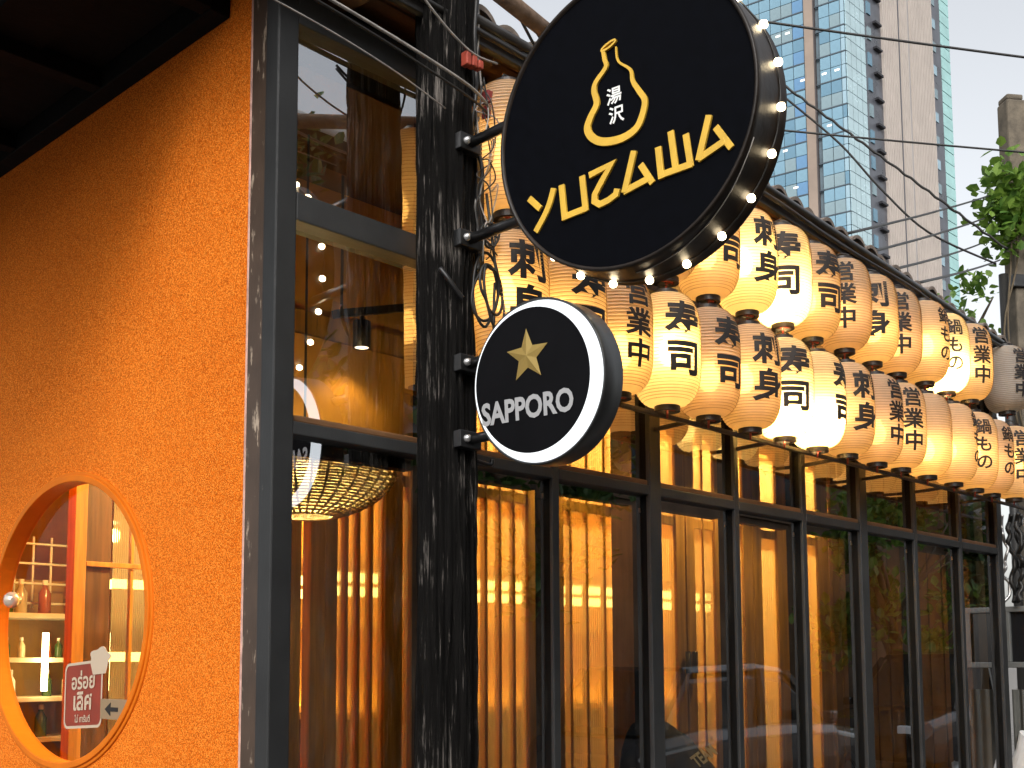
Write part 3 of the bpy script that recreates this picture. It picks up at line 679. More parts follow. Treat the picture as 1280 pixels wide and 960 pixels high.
sheet(rrect(1.085,.925,1.425,1.482,.004), .0935, .0948).build('ground', mat('arrow_ground', (.26,.18,.10), .6), AR)
sheet([(1.055,1.453),(1.02,1.472),(1.02,1.459),(.975,1.459),(.975,1.447),(1.02,1.447),(1.02,1.434)][::-1], .0922, .0932).build('arrow', M_INK, AR)
KN = thing('glass_knob', 'clear round glass knob on the frame of the oval window', 'knob', (.035,1.615,1.80))
MB().lathe([(.0005,-.012),(.02,-.012),(.028,0),(.026,.018),(.015,.03),(.0005,.032)], 20).xform(Matrix.Rotation(-PI/2, 4, 'Y')).build('knob_body', mat('cut_glass', (.7,.6,.5), .08, .5), KN)
MB().tube([(-.005,0,0),(.02,0,0)], .012, 12).build('rose', M_STEEL, KN)

# garment on a bar chair behind the glass
GA = thing('draped_garment', 'black garment with white TEAM lettering draped behind the lower glass', 'garment', (1.825,.36,0))
gm = MB(); nu, nv = 26, 16; gv = []
for i in range(nu+1):
    for j in range(nv+1):
        u = i/nu; v = j/nv; a = -PI*.5+PI*v
        w = .30*(1-.72*max(0,u-.0)**2.2); xx = -.05+.50*u; top = 1.378-.03*u-.30*u**2.3
        gv.append((xx, .13*math.sin(a)*(1+.15*math.sin(u*9)), top-.52*(1-math.cos(a))**1.3+.006*math.sin(u*23+v*7)))
gm.add(gv, [(i*(nv+1)+j,(i+1)*(nv+1)+j,(i+1)*(nv+1)+j+1,i*(nv+1)+j+1) for i in range(nu) for j in range(nv)], True)
gm.build('cloth', mat('black_cotton', (.008,.008,.009), .9, var=.3, vscale=12, bump=.3, bscale=20), GA)
tv, tf = text_mesh('TEAM', .062, .002); ang = .34
tm = MB().add([(.115+(p.x*math.cos(ang)-p.y*math.sin(ang))*.85, -.175+.7*(p.y*.85+.03), 1.245+(p.x*math.sin(ang)+p.y*math.cos(ang))*.85) for p in tv], tf)
tm.build('lettering', M_WHITE, GA)
CH = thing('bar_chair', 'dark bar chair under the black garment', 'chair', (1.90,.40,0))
MB().box(-.13,.13,-.02,.02,.95,1.2).build('backrest', M_WOODD, CH, .005); MB().box(-.14,.14,-.02,.22,.72,.76).build('seat', M_WOODD, CH, .005)
for sx in (-.12,.12):
    for sy in (0,.2): MB().box(sx-.014,sx+.014,sy-.014,sy+.014,.02,.72 if sy else .98).build('leg', M_WOODD, CH)

# ------------------------------------------------------------------ timber pole at the corner of the shopfront
POLE = thing('timber_pole', 'weathered black timber pole carrying both round signs and cables', 'pole', (.405,-.112,0))
pm = MB(); n, rows = 120, 400; H = 4.6; pv = []
for j in range(rows+1):
    z = H*j/rows
    lean = Vector((.006*math.sin(z*1.1)+.0035*(1.6-z), .004*math.sin(z*.9+1)))
    for k in range(n):
        a = 2*PI*k/n
        r = .0735+.006*noise.noise(Vector((math.cos(a)*1.3, math.sin(a)*1.3, z*.8)))
        q = abs(noise.noise(Vector((math.cos(a)*5.5, math.sin(a)*5.5, z*.75+3)))); r -= .018*max(0, 1-q*6)
        q2 = abs(noise.noise(Vector((math.cos(a)*12, math.sin(a)*12, z*1.7+9)))); r -= .007*max(0, 1-q2*5)
        r += .003*noise.noise(Vector((math.cos(a)*22, math.sin(a)*22, z*4)))
        r += .0045*noise.noise(Vector((math.cos(a)*6, math.sin(a)*6, z*9)))
        r += .004*noise.noise(Vector((math.cos(a)*2, math.sin(a)*2, z*5)))
        if z < 1.9: r += .005*(1.9-z)
        pv.append((lean.x+r*math.cos(a), lean.y+r*math.sin(a), z))
pm.add(pv, [(j*n+k, j*n+(k+1) % n, (j+1)*n+(k+1) % n, (j+1)*n+k) for j in range(rows) for k in range(n)], True)
pm.build('trunk', M_TIMBER, POLE)
MB().box(.058,.085,-.055,-.04,2.56,2.93).build('conduit_strip', M_METAL, POLE, .002)

# ------------------------------------------------------------------ round signs
def basis(yaw, pit):
    yaw, pit = RAD(yaw), RAD(pit)
    n = Vector((-math.cos(yaw)*math.cos(pit), math.sin(yaw)*math.cos(pit), math.sin(pit)))
    e1 = Vector((0,0,1)).cross(n).normalized(); e2 = n.cross(e1); return n, e1, e2
def disc_xf(c, yaw, pit):
    n, e1, e2 = basis(yaw, pit); M = Matrix((e1, e2, n)).transposed().to_4x4(); M.translation = Vector(c); return M
def stroke(pts, w, h0, h1, wfun=None):
    """flat raised stroke along a polyline in the sign plane"""
    P = [Vector((*p, 0)) for p in pts]; L = []; Rr = []
    for i, p in enumerate(P):
        if i == 0: d = P[1]-P[0]
        elif i == len(P)-1: d = P[-1]-P[-2]
        else: d = (P[i+1]-p).normalized()+(p-P[i-1]).normalized()
        d.normalize(); nn = Vector((-d.y, d.x, 0)); k = 1.0
        if 0 < i < len(P)-1:
            c = nn.dot(Vector((-(P[i+1]-p).normalized().y, (P[i+1]-p).normalized().x, 0))); k = 1/max(.45, c)
        ww = (wfun(i/(len(P)-1)) if wfun else w)/2
        L.append(p+nn*ww*k); Rr.append(p-nn*ww*k)
    m = len(P); vs = [(*q.xy, h0) for q in L]+[(*q.xy, h0) for q in Rr]+[(*q.xy, h1) for q in L]+[(*q.xy, h1) for q in Rr]
    fs = []
    for i in range(m-1):
        fs += [(2*m+i, 3*m+i, 3*m+i+1, 2*m+i+1), (i, 2*m+i, 2*m+i+1, i+1), (m+i, m+i+1, 3*m+i+1, 3*m+i)]
    fs += [(0, m, 3*m, 2*m), (m-1, 3*m-1, 4*m-1, 2*m-1)]
    return MB().add(vs, fs)
BS = thing('round_sign', 'large black round sign with golden gourd outline and angular gold lettering, bulbs round its rim', 'sign')
BS.matrix_world = disc_xf((.37,-.717,2.748), -7.3, -2.4) @ Matrix.Scale(1.0715, 4); BR = .303; BT = .125
MB().lathe([(.0005,0),(BR-.008,0)], 96).build('face', M_FACE, BS)
MB().lathe([(BR-.0085,-.001),(BR-.006,.006),(BR-.001,.007),(BR+.001,.002),(BR,-.012),(BR,-BT+.01),(BR+.002,-BT+.004),(BR,-BT),(.0005,-BT)], 96).build('rim', M_RIM, BS)
LET = {'Y': [[(-.23,-.1037),(-.2015,-.1334)],[(-.166,-.0981),(-.1768,-.1256),(-.1914,-.1501),(-.2161,-.1798)]],
 'U': [[(-.1457,-.0967),(-.1402,-.1729)],[(-.1418,-.1657),(-.0848,-.161)],[(-.0945,-.0905),(-.0883,-.1672)]],
 'Z': [[(-.0762,-.0955),(-.0221,-.0869),(-.044,-.1129),(-.0642,-.1388),(-.0656,-.1521),(-.0528,-.1621),(-.0323,-.1588),(-.0141,-.1518),(-.0101,-.1405)]],
 'A': [[(.0319,-.0743),(.0058,-.1532)],[(.0037,-.1507),(.065,-.1384)],[(.0449,-.1055),(.0709,-.1506)]],
 'W': [[(.0866,-.0824),(.0914,-.1474)],[(.0905,-.1396),(.1589,-.1361)],[(.115,-.0582),(.1232,-.1373)],[(.1474,-.0734),(.1554,-.1407)]],
 'A2': [[(.1996,-.0525),(.1732,-.1338)],[(.1717,-.1311),(.2297,-.1112)],[(.2115,-.0788),(.2426,-.1286)]]}
for k, sts in LET.items():
    mb = MB()
    for j, st in enumerate(sts):
        if len(st) == 4: st = [tuple(p.xy) for p in smooth_path([(*p,0) for p in st], 5)]
        q = stroke(st, .0135, .0005, .0062-.0007*j); mb.add(q.v, q.f)
    mb.build('letter', M_GOLD, BS, .0006)
gourd = [(-.0324,.1552),(-.0294,.1342),(-.0271,.1168),(-.0519,.0937),(-.0572,.0767),(-.0522,.0484),(-.0687,.0235),(-.0766,.0025),(-.0643,-.0198),(-.038,-.0355),(.0034,-.0409),(.0372,-.0314),(.0528,-.0102),(.0606,.0197),(.0478,.0445),(.0348,.0682),(.03,.0933),(.0027,.1201),(-.0013,.1512)]
gp = [tuple(p.xy) for p in smooth_path([(*p,0) for p in gourd], 7)]
stroke(gp, .012, .0005, .0055, lambda t: .0085+.008*math.sin(PI*min(1,t*1.05))**2-(.006*max(0,t-.8)/.2)).build('gourd_outline', M_GOLD, BS)
mo = [(-.0188+.0175*math.cos(t)*.98-.0015*math.sin(t), .1595+.0045*math.sin(t)+.0055*math.cos(t)) for t in [2*PI*i/28 for i in range(29)]]
stroke(mo, .004, .0005, .0058).build('gourd_mouth', M_GOLD, BS)
for ch, p in (('湯',(-.0114,.0535)),('沢',(-.0071,.0133))):
    v, f = text_mesh(ch, .037, .0007); MB().add([(p[0]+q.x, p[1]+q.y, .0025) for q in v], f).build('kanji', M_WHITE, BS)
wire = []
for i in range(22):
    a = RAD(27.5+14-16.35*i+.5); rr = BR+.008
    o = MB().lathe([(.0004,.0084),(.0062,.0066),(.0086,.0),(.0062,-.0066),(.0004,-.0084)], 12).build('bulb', M_BULB, BS); o.location = (rr*math.cos(a), rr*math.sin(a), -.082)
    for k in range(4):
        b = a-RAD(16.35)*k/4; wire.append(((BR+.004-.0025*math.sin(PI*k/4))*math.cos(b), (BR+.004-.0025*math.sin(PI*k/4))*math.sin(b), -.082-.010*math.sin(PI*k/4)))
MB().tube(wire, .0018, 5).build('bulb_wire', M_WIRE, BS)
MB().tube([((BR+.001)*math.cos(RAD(a)), (BR+.001)*math.sin(RAD(a)), -.012-.03*max(0,(-30-a)/60)) for a in range(-22,-92,-4)], .0012, 5).build('loose_wire', M_WIREL, BS)

SS = thing('round_sign', 'small black round sign with a white glowing ring, gold star and silver lettering', 'sign')
SS.matrix_world = disc_xf((.37,-.465,2.218), -5.1, -3.9) @ Matrix.Scale(1.0715, 4); SR = .177; ST_ = .062
MB().lathe([(.0005,.024),(.1535,.023)], 80).build('face', mat('small_sign_face', (.004,.004,.005), .4, var=.15, vscale=10, spec=.08), SS)
MB().lathe([(.1535,.0225),(.155,.0225),(.167,.011),(.172,.0)], 80).build('light_ring', emis('white_ring_light', (.93,.97,1.0), .95), SS)
MB().lathe([(.1722,-.001),(.173,.003),(.176,.003),(SR,.002),(SR,-.01),(SR,-ST_),(SR-.006,-ST_-.004),(.0005,-ST_-.004)], 80).build('rim', mat('small_sign_rim', (.045,.046,.047), .42, .5, var=.2, vscale=20), SS)
star = []
for k in range(10):
    a = PI/2+k*PI/5; r = .058 if k % 2 == 0 else .025; star.append((-.004+r*math.cos(a), .052+r*math.sin(a)))
MB().add([(*p,.0252) for p in star]+[(-.004,.052,.030)], [(i,(i+1)%10,10) for i in range(10)]).build('star_emblem', mat('dull_gold', (.36,.25,.07), .4, .3), SS)
tv, tf = text_mesh('SAPPORO', .066, .0022)
MB().add([(-.014+p.x*.86, -.056+p.y, .0255) for p in tv], tf).build('lettering', mat('silver_lettering', (.42,.42,.43), .35, .2), SS)

# sign brackets
def bracket(label, z, y1, zz=0):
    b = thing('sign_bracket', label, 'bracket')
    MB().tube([(.408,-.175,z), (.408,y1,z+zz)], .013, 10).build('arm', M_METAL, b)
    MB().box(.372,.442,-.205,-.178,z-.022,z+.020).build('fixing_plate', M_METAL, b, .002)
    MB().lathe([(.0005,.012),(.008,.010),(.010,.0)], 10, (0,0,0)).xform(Matrix.Translation((.392,-.205,z)) @ Matrix.Rotation(PI/2,4,'X')).build('bolt', M_STEEL, b)
bracket('upper bracket arm holding the large sign to the pole', 2.885, -.46)
bracket('lower bracket arm holding the large sign to the pole', 2.635, -.46)
bracket('upper bracket arm holding the small sign to the pole', 2.318, -.33)
bracket('lower bracket arm holding the small sign to the pole', 2.128, -.33)

# ------------------------------------------------------------------ cables and fittings on the pole
def cable(name, label, pts, r, m=M_WIRE, cat='cable', k=6, group=None):
    o = MB().tube(smooth_path(pts, k), r, 6).build(name, m); return tag(o, label, cat, group)
cable('service_cable', 'pale upper cable crossing the corner pane to the pole', [(-.70,-.235,3.085),(-.01,-.235,3.046),(.30,-.235,3.02),(.43,-.215,3.012),(.53,-.17,3.0)], .0042, M_WIREL)
cable('service_cable', 'dark cable just under the pale cable towards the pole', [(-.70,-.23,3.07),(-.02,-.23,3.03),(.28,-.228,3.0),(.44,-.21,2.988),(.52,-.17,2.985)], .0034)
cable('service_cable', 'thin grey cable running along the top of the corner pane', [(-.70,-.24,2.99),(-.16,-.235,2.982),(.12,-.225,2.965),(.33,-.195,2.95)], .0020, M_WIREL)
cable('service_cable', 'slack thin cable looping to the red clips on the pole', [(.10,-.245,3.27),(.24,-.23,3.17),(.39,-.215,3.118),(.50,-.205,3.13)], .003, M_WIREL)
random.seed(11)
for i, (c_, lb) in enumerate((('dark','thickest dark'),('pale','first pale twisted'),('pale','second pale twisted'),('dark','middle dark'),('pale','third pale twisted'),('dark','thin dark'))):
    x = .455+.009*i; pts = []
    for j in range(11):
        z = 3.47-.09*j; pts.append((x+random.uniform(-.012,.016)*(1 if 2 < j else .4), -.175+.01*i+random.uniform(-.014,.014), z))
    cable('drop_cable', '%s cable in the bundle running down the right side of the pole' % lb, pts, .0055 if i == 0 else (.0035 if c_ == 'dark' else .0028), M_WIREL if c_ == 'pale' else M_WIRE, group='cables bundled on the pole')
coil = []
for j in range(60):
    a = j/60*2*PI*4.2; rr = 1+.25*math.sin(j*.7)
    coil.append((.462+.040*rr*math.cos(a)+.0006*j*.3, -.205+.02*math.sin(a*.5), 2.53+.078*rr*math.sin(a)*(1 if j % 24 < 12 else .7)-.0006*j))
coil += [(.49,-.2,2.40),(.495,-.195,2.25)]
cable('coiled_cable', 'tangled black cable coil hanging beside the pole between the signs', [(.48,-.185,2.78),(.49,-.195,2.66)]+coil, .0038, k=3)
cable('coiled_cable', 'small dark cable coil tied under the large sign bracket', [(.468+.026*math.cos(j*.62), -.21+.008*math.sin(j), 2.66+.03*math.sin(j*.62)) for j in range(24)], .003, k=3)
random.seed(17)
for i in range(5):
    pts = [(.45+random.uniform(-.01,.045), -.20+random.uniform(-.02,.02), 3.05-.055*j+random.uniform(-.04,.04)) for j in range(9)]
    cable('tangled_cable', ('first','second','third','fourth','fifth')[i]+' thin tangled cable snagged around the sign brackets on the pole', pts, .0019, M_WIREL if i % 2 else M_WIRE, k=7, group='tangled thin cables')
CL = thing('cable_clip', 'bright red cable clips on the face of the pole near its top', 'clip', (.415,-.203,3.10))
M_CLIP = mat('red_clip', (.36,.06,.035), .5, var=.2, vscale=60)
for k in range(3): MB().box(-.03+.021*k,-.014+.021*k,-.012,.012,-.018+.003*k,.018-.004*k).build('clip_block', M_CLIP, CL, .003)
CL2 = thing('cable_clip', 'dark red cable clamp on the right edge of the pole', 'clip', (.492,-.18,3.02))
for k in range(2): MB().box(-.014,.014,-.014,.012,-.035+.04*k,-.002+.04*k).build('clip_block', mat('dark_red_clip', (.22,.03,.03), .5), CL2, .003)
EB = thing('junction_box', 'dark electrical box mounted behind the pole cables', 'box', (.60,-.02,2.86))
MB().box(-.05,.05,-.05,.018,-.02,.17).build('case', mat('box_grey', (.05,.045,.04), .5, var=.2), EB, .004)
MB().box(-.052,-.046,-.04,.02,-.005,.155).build('door', M_METAL, EB, .002)
for z in (.02,.13): MB().box(.035,.048,-.06,-.05,z,z+.02).build('hinge', M_METAL, EB)
tag(MB().tube([(.30,-.41,3.145),(.604,-.304,3.209),(1.6,0.05,3.42)], .021, 10).build('roof_branch', mat('dry_bark', (.15,.10,.07), .9, var=.35, vscale=30, stretch=(1,1,1), bump=.5, bscale=40)), 'brown dry pole slanting above the eave behind the large sign', 'branch')
for i, (p, q) in enumerate((((.40,-.3,3.30),(.66,-.26,3.12)),((.40,-.3,3.31),(.68,-.27,3.155)))):
    cable('service_cable', '%s thin black cable dropping behind the large sign' % ('lower','upper')[i], sag(p, q, .004), .004, k=1)
HK = tag(MB().tube(smooth_path([(.335,-.17,2.55),(.347,-.185,2.525),(.368,-.195,2.495),(.384,-.198,2.48)],5), .006, 8).build('iron_hook', M_METAL), 'bent black iron hook nailed to the pole above the small sign', 'hook')
HK2 = tag(MB().tube(smooth_path([(.475,-.15,2.09),(.52,-.155,2.085),(.527,-.155,2.10)],5), .006, 8).build('iron_hook', M_METAL), 'small black iron hook on the right of the pole below the small sign', 'hook')

# ------------------------------------------------------------------ far end of the shopfront
CB = thing('cable_bundle', 'thick bundle of black cables hanging past the last window', 'cable')
random.seed(5)
for i in range(9):
    y = .10-.027*i; x = 4.58+.03*(i % 3)
    MB().tube(smooth_path([(x+random.uniform(-.02,.02), y+random.uniform(-.016,.016), 2.36-.036*j) for j in range(14)], 4), .009+.004*(i % 2), 6).build('cable', M_WIRE if i % 4 else M_STEEL, CB)
MX = thing('meter_box', 'grey electricity meter box with dark window past the last window', 'meter box', (4.60,.122,1.545), -PI/2)
M_MB = mat('meter_box_grey', (.15,.155,.15), .5, var=.15, vscale=8)
MB().box(0,.40,0,.14,0,.03).box(0,.40,0,.14,.295,.325).box(0,.022,0,.14,.03,.295).box(.37,.40,0,.14,.03,.295).box(.022,.37,.05,.14,.03,.295).build('case', M_MB, MX, .004)
MB().box(.024,.368,.02,.048,.032,.293).build('window', mat('meter_window', (.012,.013,.015), .12), MX)
CV = thing('corrugated_sheet', 'dull grey corrugated sheet below the meter box', 'sheet')
cv = MB(); nn_ = 60
cv.add([(4.63-.012*math.sin(i*.9), .115-.4*i/nn_, z) for z in (.3, 1.43) for i in range(nn_+1)], [(i,nn_+1+i,nn_+2+i,i+1) for i in range(nn_)], True)
cv.build('sheet_metal', mat('grey_sheet', (.10,.10,.09), .6, .2, var=.2, vscale=6), CV)
WB = thing('white_sack', 'crumpled white sack standing at the far end of the shopfront', 'sack', (4.62,-.02,0), .5)
wv = MB(); n = 40
pr = [(.001,0)]+[(.17*(1+.12*math.sin(j*1.3))*(1 if j < 9 else 1-.09*(j-9)), 1.2*j/14) for j in range(15)]+[(.001,1.19)]
wv.lathe(pr, n)
def crumple(x, y, z):
    r = math.hypot(x, y); a = math.atan2(y, x); k = 1+.22*abs(math.cos(2*a))**3+.22*noise.noise(Vector((x*8, y*8, z*5)))+.08*noise.noise(Vector((x*22, y*22, z*15)))
    return (x*k, y*k, z+.05*noise.noise(Vector((x*9, y*9, 3)))*(z/1.2))
wv.v = [crumple(*p) for p in wv.v]; wv.smooth = [False]*len(wv.f)
wv.build('sack_cloth', mat('white_sack_cloth', (.66,.66,.66), .8, var=.1, bump=.4, bscale=20), WB)

# ------------------------------------------------------------------ foliage
def leaf_mat(name, c, c2):
    m = bpy.data.materials.new(name); m.use_nodes = True; t = m.node_tree; t.nodes.clear(); o = nd(t, 'ShaderNodeOutputMaterial')
    oi = nd(t, 'ShaderNodeTexCoord'); nz = nd(t, 'ShaderNodeTexNoise', Scale=6, Detail=2); t.links.new(oi.outputs['Object'], nz.inputs['Vector'])
    cr = nd(t, 'ShaderNodeValToRGB'); cr.color_ramp.elements[0].position = .35; cr.color_ramp.elements[1].position = .65
    cr.color_ramp.elements[0].color = (*c, 1); cr.color_ramp.elements[1].color = (*c2, 1); t.links.new(nz.outputs['Fac'], cr.inputs[0])
    p = nd(t, 'ShaderNodeBsdfPrincipled', Roughness=.45); tl = nd(t, 'ShaderNodeBsdfTranslucent'); a = nd(t, 'ShaderNodeMixShader', Fac=.35)
    t.links.new(cr.outputs[0], p.inputs['Base Color']); t.links.new(cr.outputs[0], tl.inputs['Color'])
    t.links.new(p.outputs[0], a.inputs[1]); t.links.new(tl.outputs[0], a.inputs[2]); t.links.new(a.outputs[0], o.inputs['Surface']); return m
M_LEAF = leaf_mat('vine_leaf', (.06,.14,.02), (.20,.32,.05)); M_LEAFD = leaf_mat('tree_leaf', (.03,.075,.015), (.09,.16,.035))
def leaves(pts, size, seed=1, asp=.62):
    R = random.Random(seed); mb = MB()
    for p in pts:
        p = Vector(p); s = size*R.uniform(.65, 1.25)
        q = Matrix.Rotation(R.uniform(0,2*PI),3,'Z') @ Matrix.Rotation(R.uniform(-.2,1.4),3,'X') @ Matrix.Rotation(R.uniform(-.6,.6),3,'Y')
        a = [(0,0,0),(-.5*asp,.35,.06),(-.34*asp,.75,.03),(0,1,-.08),(.34*asp,.75,.03),(.5*asp,.35,.06)]
        mb.add([p+q @ (Vector(v)*s) for v in a], [(0,3,2,1),(0,5,4,3)])
    return mb
def blob_points(c, r, n, seed, clumps=14):
    R = random.Random(seed); out = []; cl = []
    for k in range(clumps):
        while True:
            v = Vector((R.uniform(-1,1), R.uniform(-1,1), R.uniform(-1,1)))
            if v.length < 1: break
        cl.append((Vector((v.x*r[0], v.y*r[1], v.z*r[2])), R.uniform(.22,.42)))
    for i in range(n):
        b, k = cl[R.randrange(clumps)]; v = Vector((R.gauss(0,.5), R.gauss(0,.5), R.gauss(0,.45)))
        out.append(Vector(c)+b+Vector((v.x*r[0]*k, v.y*r[1]*k, v.z*r[2]*k)))
    return out
# concrete utility pole wrapped in creeper
UP = thing('concrete_pole', 'mossy square concrete utility pole wrapped in leafy creeper beyond the lanterns', 'pole', (11.55,2.42,0))
UP.rotation_euler.z = RAD(-46+8)
MB().box(-.125,.125,-.11,.11,0,8.12).box(-.115,.09,-.10,.10,8.12,8.19).build('shaft', M_CONC, UP, .02)
MB().tube([(-.27,-.1,0),(-.27,-.1,6.0)], .05, 10).build('conduit', M_WIRE, UP)
MB().box(-.17,.17,-.15,.15,5.85,6.0).build('clamp_band', M_METAL, UP, .01)
random.seed(3)
vp = [Vector((random.gauss(-.28,.15), random.gauss(-.2,.12), z)) for z in [random.triangular(6.05,7.4,6.7) for _ in range(380)]]
vp += [Vector((random.gauss(.1,.22), random.gauss(-.22,.1), random.triangular(6.1,7.3,6.95))) for _ in range(150)]
leaves(vp, .14, 4, .85).build('creeper_leaves', M_LEAF, UP)
for k in range(2): MB().tube(smooth_path([(-.2+.1*k*.5,-.15,4.2),(-.35+.05*k,-.2,5.3),(-.15-.08*k,-.22,6.2),(-.25+.07*k,-.2,7.0)],5), .012, 5).build('creeper_stem', mat('stem', (.10,.075,.045), .9), UP)
def tree(label, base, h, r, n, seed, leaf=.16, m=None, group='street trees'):
    t = thing('street_tree', label, 'tree', base, 0, group); R = random.Random(seed)
    top = Vector((R.uniform(-.2,.2), R.uniform(-.2,.2), h-r[2]))
    tr = MB().tube(smooth_path([(0,0,0),(R.uniform(-.1,.1),R.uniform(-.1,.1),top.z*.5),top],4), [.16*(1-.6*i/8) for i in range(9)], 9)
    for k in range(9):
        a = R.uniform(0,2*PI); e = top+Vector((math.cos(a)*r[0]*.8, math.sin(a)*r[1]*.8, R.uniform(-.3,.9)*r[2]))
        s = Vector((0,0,top.z*R.uniform(.55,.95))); tr.tube(smooth_path([s, s.lerp(e,.5)+Vector((0,0,.2)), e],3), [.06,.05,.042,.034,.026,.018,.01], 6)
    tr.build('trunk', mat('tree_bark', (.09,.065,.045), .9, var=.3, vscale=14, bump=.5, bscale=30), t)
    leaves(blob_points(top+Vector((0,0,r[2]*.2)), r, n, seed), leaf, seed).build('crown', m or M_LEAFD, t); return t
tree('slender leafy tree between the tower and the concrete pole', (13.2,4.2,0), 6.55, (1.25,1.25,.85), 1500, 21, .12, M_LEAF)
tree('low dark tree peeking over the far end of the eave', (12.0,4.9,0), 5.6, (1.2,1.2,.8), 1500, 22, .12)

# ------------------------------------------------------------------ overhead wires
WR = [('top black wire running right from behind the large sign', (6.016,2.427,6.78), (7.9,.52,6.40), .03, .011),
      ('thin wire passing level behind the concrete pole top', (6.1,2.45,5.90), (7.9,.63,5.66), .02, .009)]
for lb, p, q, s_, r_ in WR: cable('overhead_wire', lb, sag(Vector(p)+(Vector(p)-Vector(q))*.6, Vector(q)+(Vector(q)-Vector(p))*.5, s_), r_, k=1, group='overhead wires')
cable('overhead_wire', 'knobbly black wire slanting down across the tower', [Vector((6.1,2.4,6.34)).lerp(Vector((7.55,1.09,4.9)), i/40)+Vector((0,0,.008*math.sin(i*2.4))) for i in range(41)], .011, k=2, group='overhead wires')
cable('overhead_wire', 'slack black wire sagging across the tower to the concrete pole', [(6.1,2.4,6.25),(6.237,2.286,6.114),(6.551,2.007,5.757),(6.798,1.799,5.401),(7.09,1.543,5.044),(7.488,1.164,4.783)], .0095, group='overhead wires')
for i, (p, q) in enumerate((((3.908,.664,3.87),(10.355,2.288,6.582)),((4.004,.577,3.77),(10.34,2.336,6.342)),((4.114,.474,3.683),(10.327,2.386,6.067)),((4.208,.386,3.609),(10.488,2.242,5.894)))):
    cable('overhead_wire', '%s of four parallel wires rising from the eave to the concrete pole' % ('topmost','second','third','lowest')[i], sag(p, q, .015), .0085, k=1, group='overhead wires')

# ------------------------------------------------------------------ office tower far behind
TO = thing('office_tower', 'tall blue glass office tower with a pale ribbed flank behind the lanterns', 'tower')
T0 = Vector((133.5,67.16,0)); a1, a2 = RAD(-10.09), RAD(91.28)
D1 = Vector((math.sin(a1), math.cos(a1), 0)); D2 = Vector((math.sin(a2), math.cos(a2), 0)); N1 = Vector((-D1.y, D1.x, 0)); N2 = Vector((D2.y, -D2.x, 0))
if N1.dot(CAM-T0) < 0: N1 = -N1
if N2.dot(CAM-T0) < 0: N2 = -N2
UZ = Vector((0,0,1))
def prism(poly, z0, z1):
    n = len(poly); return MB().add([(p.x,p.y,z0) for p in poly]+[(p.x,p.y,z1) for p in poly], [tuple(range(n))[::-1], tuple(range(n,2*n))]+[(i,(i+1)%n,n+(i+1)%n,n+i) for i in range(n)])
P0 = T0-N1*.25-N2*.25
prism([P0, P0+D2*33, P0+D2*33+D1*32, P0+D1*32], 0, 150).build('core', mat('tower_core', (.10,.14,.17), .5, var=.2, vscale=.5), TO)
def pane_mats():
    out = []
    for i, (c, r) in enumerate((((.22,.37,.46),.10),((.34,.48,.55),.12),((.16,.29,.38),.08),((.15,.29,.46),.08),((.25,.34,.37),.15))):
        out.append(mat('tower_pane_%d' % i, c, r, .55, var=.12, vscale=.25))
    return out
PMS = pane_mats(); R = random.Random(9)
def unit_pane(D, N, w, h, m):
    c = D*w/2+UZ*h/2; return MB().obox(c, D*(w/2-.04), N*.05, UZ*(h/2-.04)).mesh('pane', m)
cols1 = [(.05,.62),(.67,1.5),(2.17,1.5)]+[(5.85+1.62*k,1.62) for k in range(8)]
cache = {}
for r in range(27):
    z = 51+r*1.9
    for ci, (s, w) in enumerate(cols1):
        mi = (1 if ci == 0 else (0 if r % 2 else (4 if R.random() < .5 else 0)))
        if r % 2 == 0 and ci in (3,) : mi = 3
        elif R.random() < .12: mi = 2
        key = (w, mi)
        if key not in cache: cache[key] = unit_pane(D1, N1, w, 1.9, PMS[mi])
        o = link('pane', cache[key], TO); o.location = T0+D1*s+UZ*z
    if r % 2 == 0:
        for s, e in ((0,4.2),(5.8,18.9)): MB().obox(T0+D1*(s+e)/2+UZ*(z-.02), D1*(e-s)/2, N1*.12, UZ*.09).build('floor_band', mat('tower_band', (.05,.07,.09), .5), TO)
f2 = MB()
for r in range(34):
    for k in range(4): f2.obox(T0+D2*(.06+1.36*k+.66)+UZ*(51+r*1.9+.95), D2*.62, N2*.05, UZ*.90)
o = f2.build('corner_glazing', mat('tower_corner_glass', (.42,.56,.60), .25, .3, var=.08, vscale=.3), TO); o['kind'] = 'stuff'
MB().obox(T0+D1*5.0+UZ*75, D1*.72, N1*.30, UZ*75).build('mullion_strip', mat('tower_brown_strip', (.27,.21,.17), .6, var=.1, vscale=.3), TO)
MB().obox(T0+D1*4.32+UZ*75, D1*.08, N1*.36, UZ*75).build('mullion_strip', mat('tower_dark_strip', (.06,.05,.05), .6), TO)
MB().obox(T0+D2*7.8+N2*-.05+UZ*75, D2*2.3, N2*.1, UZ*75).build('dark_recess', mat('tower_recess', (.07,.075,.09), .3, var=.3, vscale=.4), TO)
for r in range(20):
    MB().obox(T0+D2*8.6+UZ*(43+r*3.8), D2*.9, N2*.6, UZ*.16).build('recess_slab', mat('tower_slab', (.02,.02,.025), .6), TO)
    MB().obox(T0+D2*6.5+UZ*(44.6+r*3.8), D2*.5, N2*.2, UZ*.9).build('recess_window', PMS[2] if r % 3 else PMS[4], TO)
fin = MB(); k = 0
while 10.3+k*.52 < 26:
    s = 10.3+k*.52; w = .17
    if k not in (9,10,15,16): fin.obox(T0+D2*s+N2*.25+UZ*75, D2*w, N2*.22, UZ*75)
    k += 1
o = fin.build('rib_screen', mat('tower_rib', (.42,.37,.335), .7, var=.06, vscale=.3), TO); o['kind'] = 'stuff'
MB().obox(T0+D2*18.1+UZ*75, D2*7.95, N2*.12, UZ*75).build('flank', mat('tower_flank', (.30,.29,.285), .7, var=.08, vscale=.2), TO)
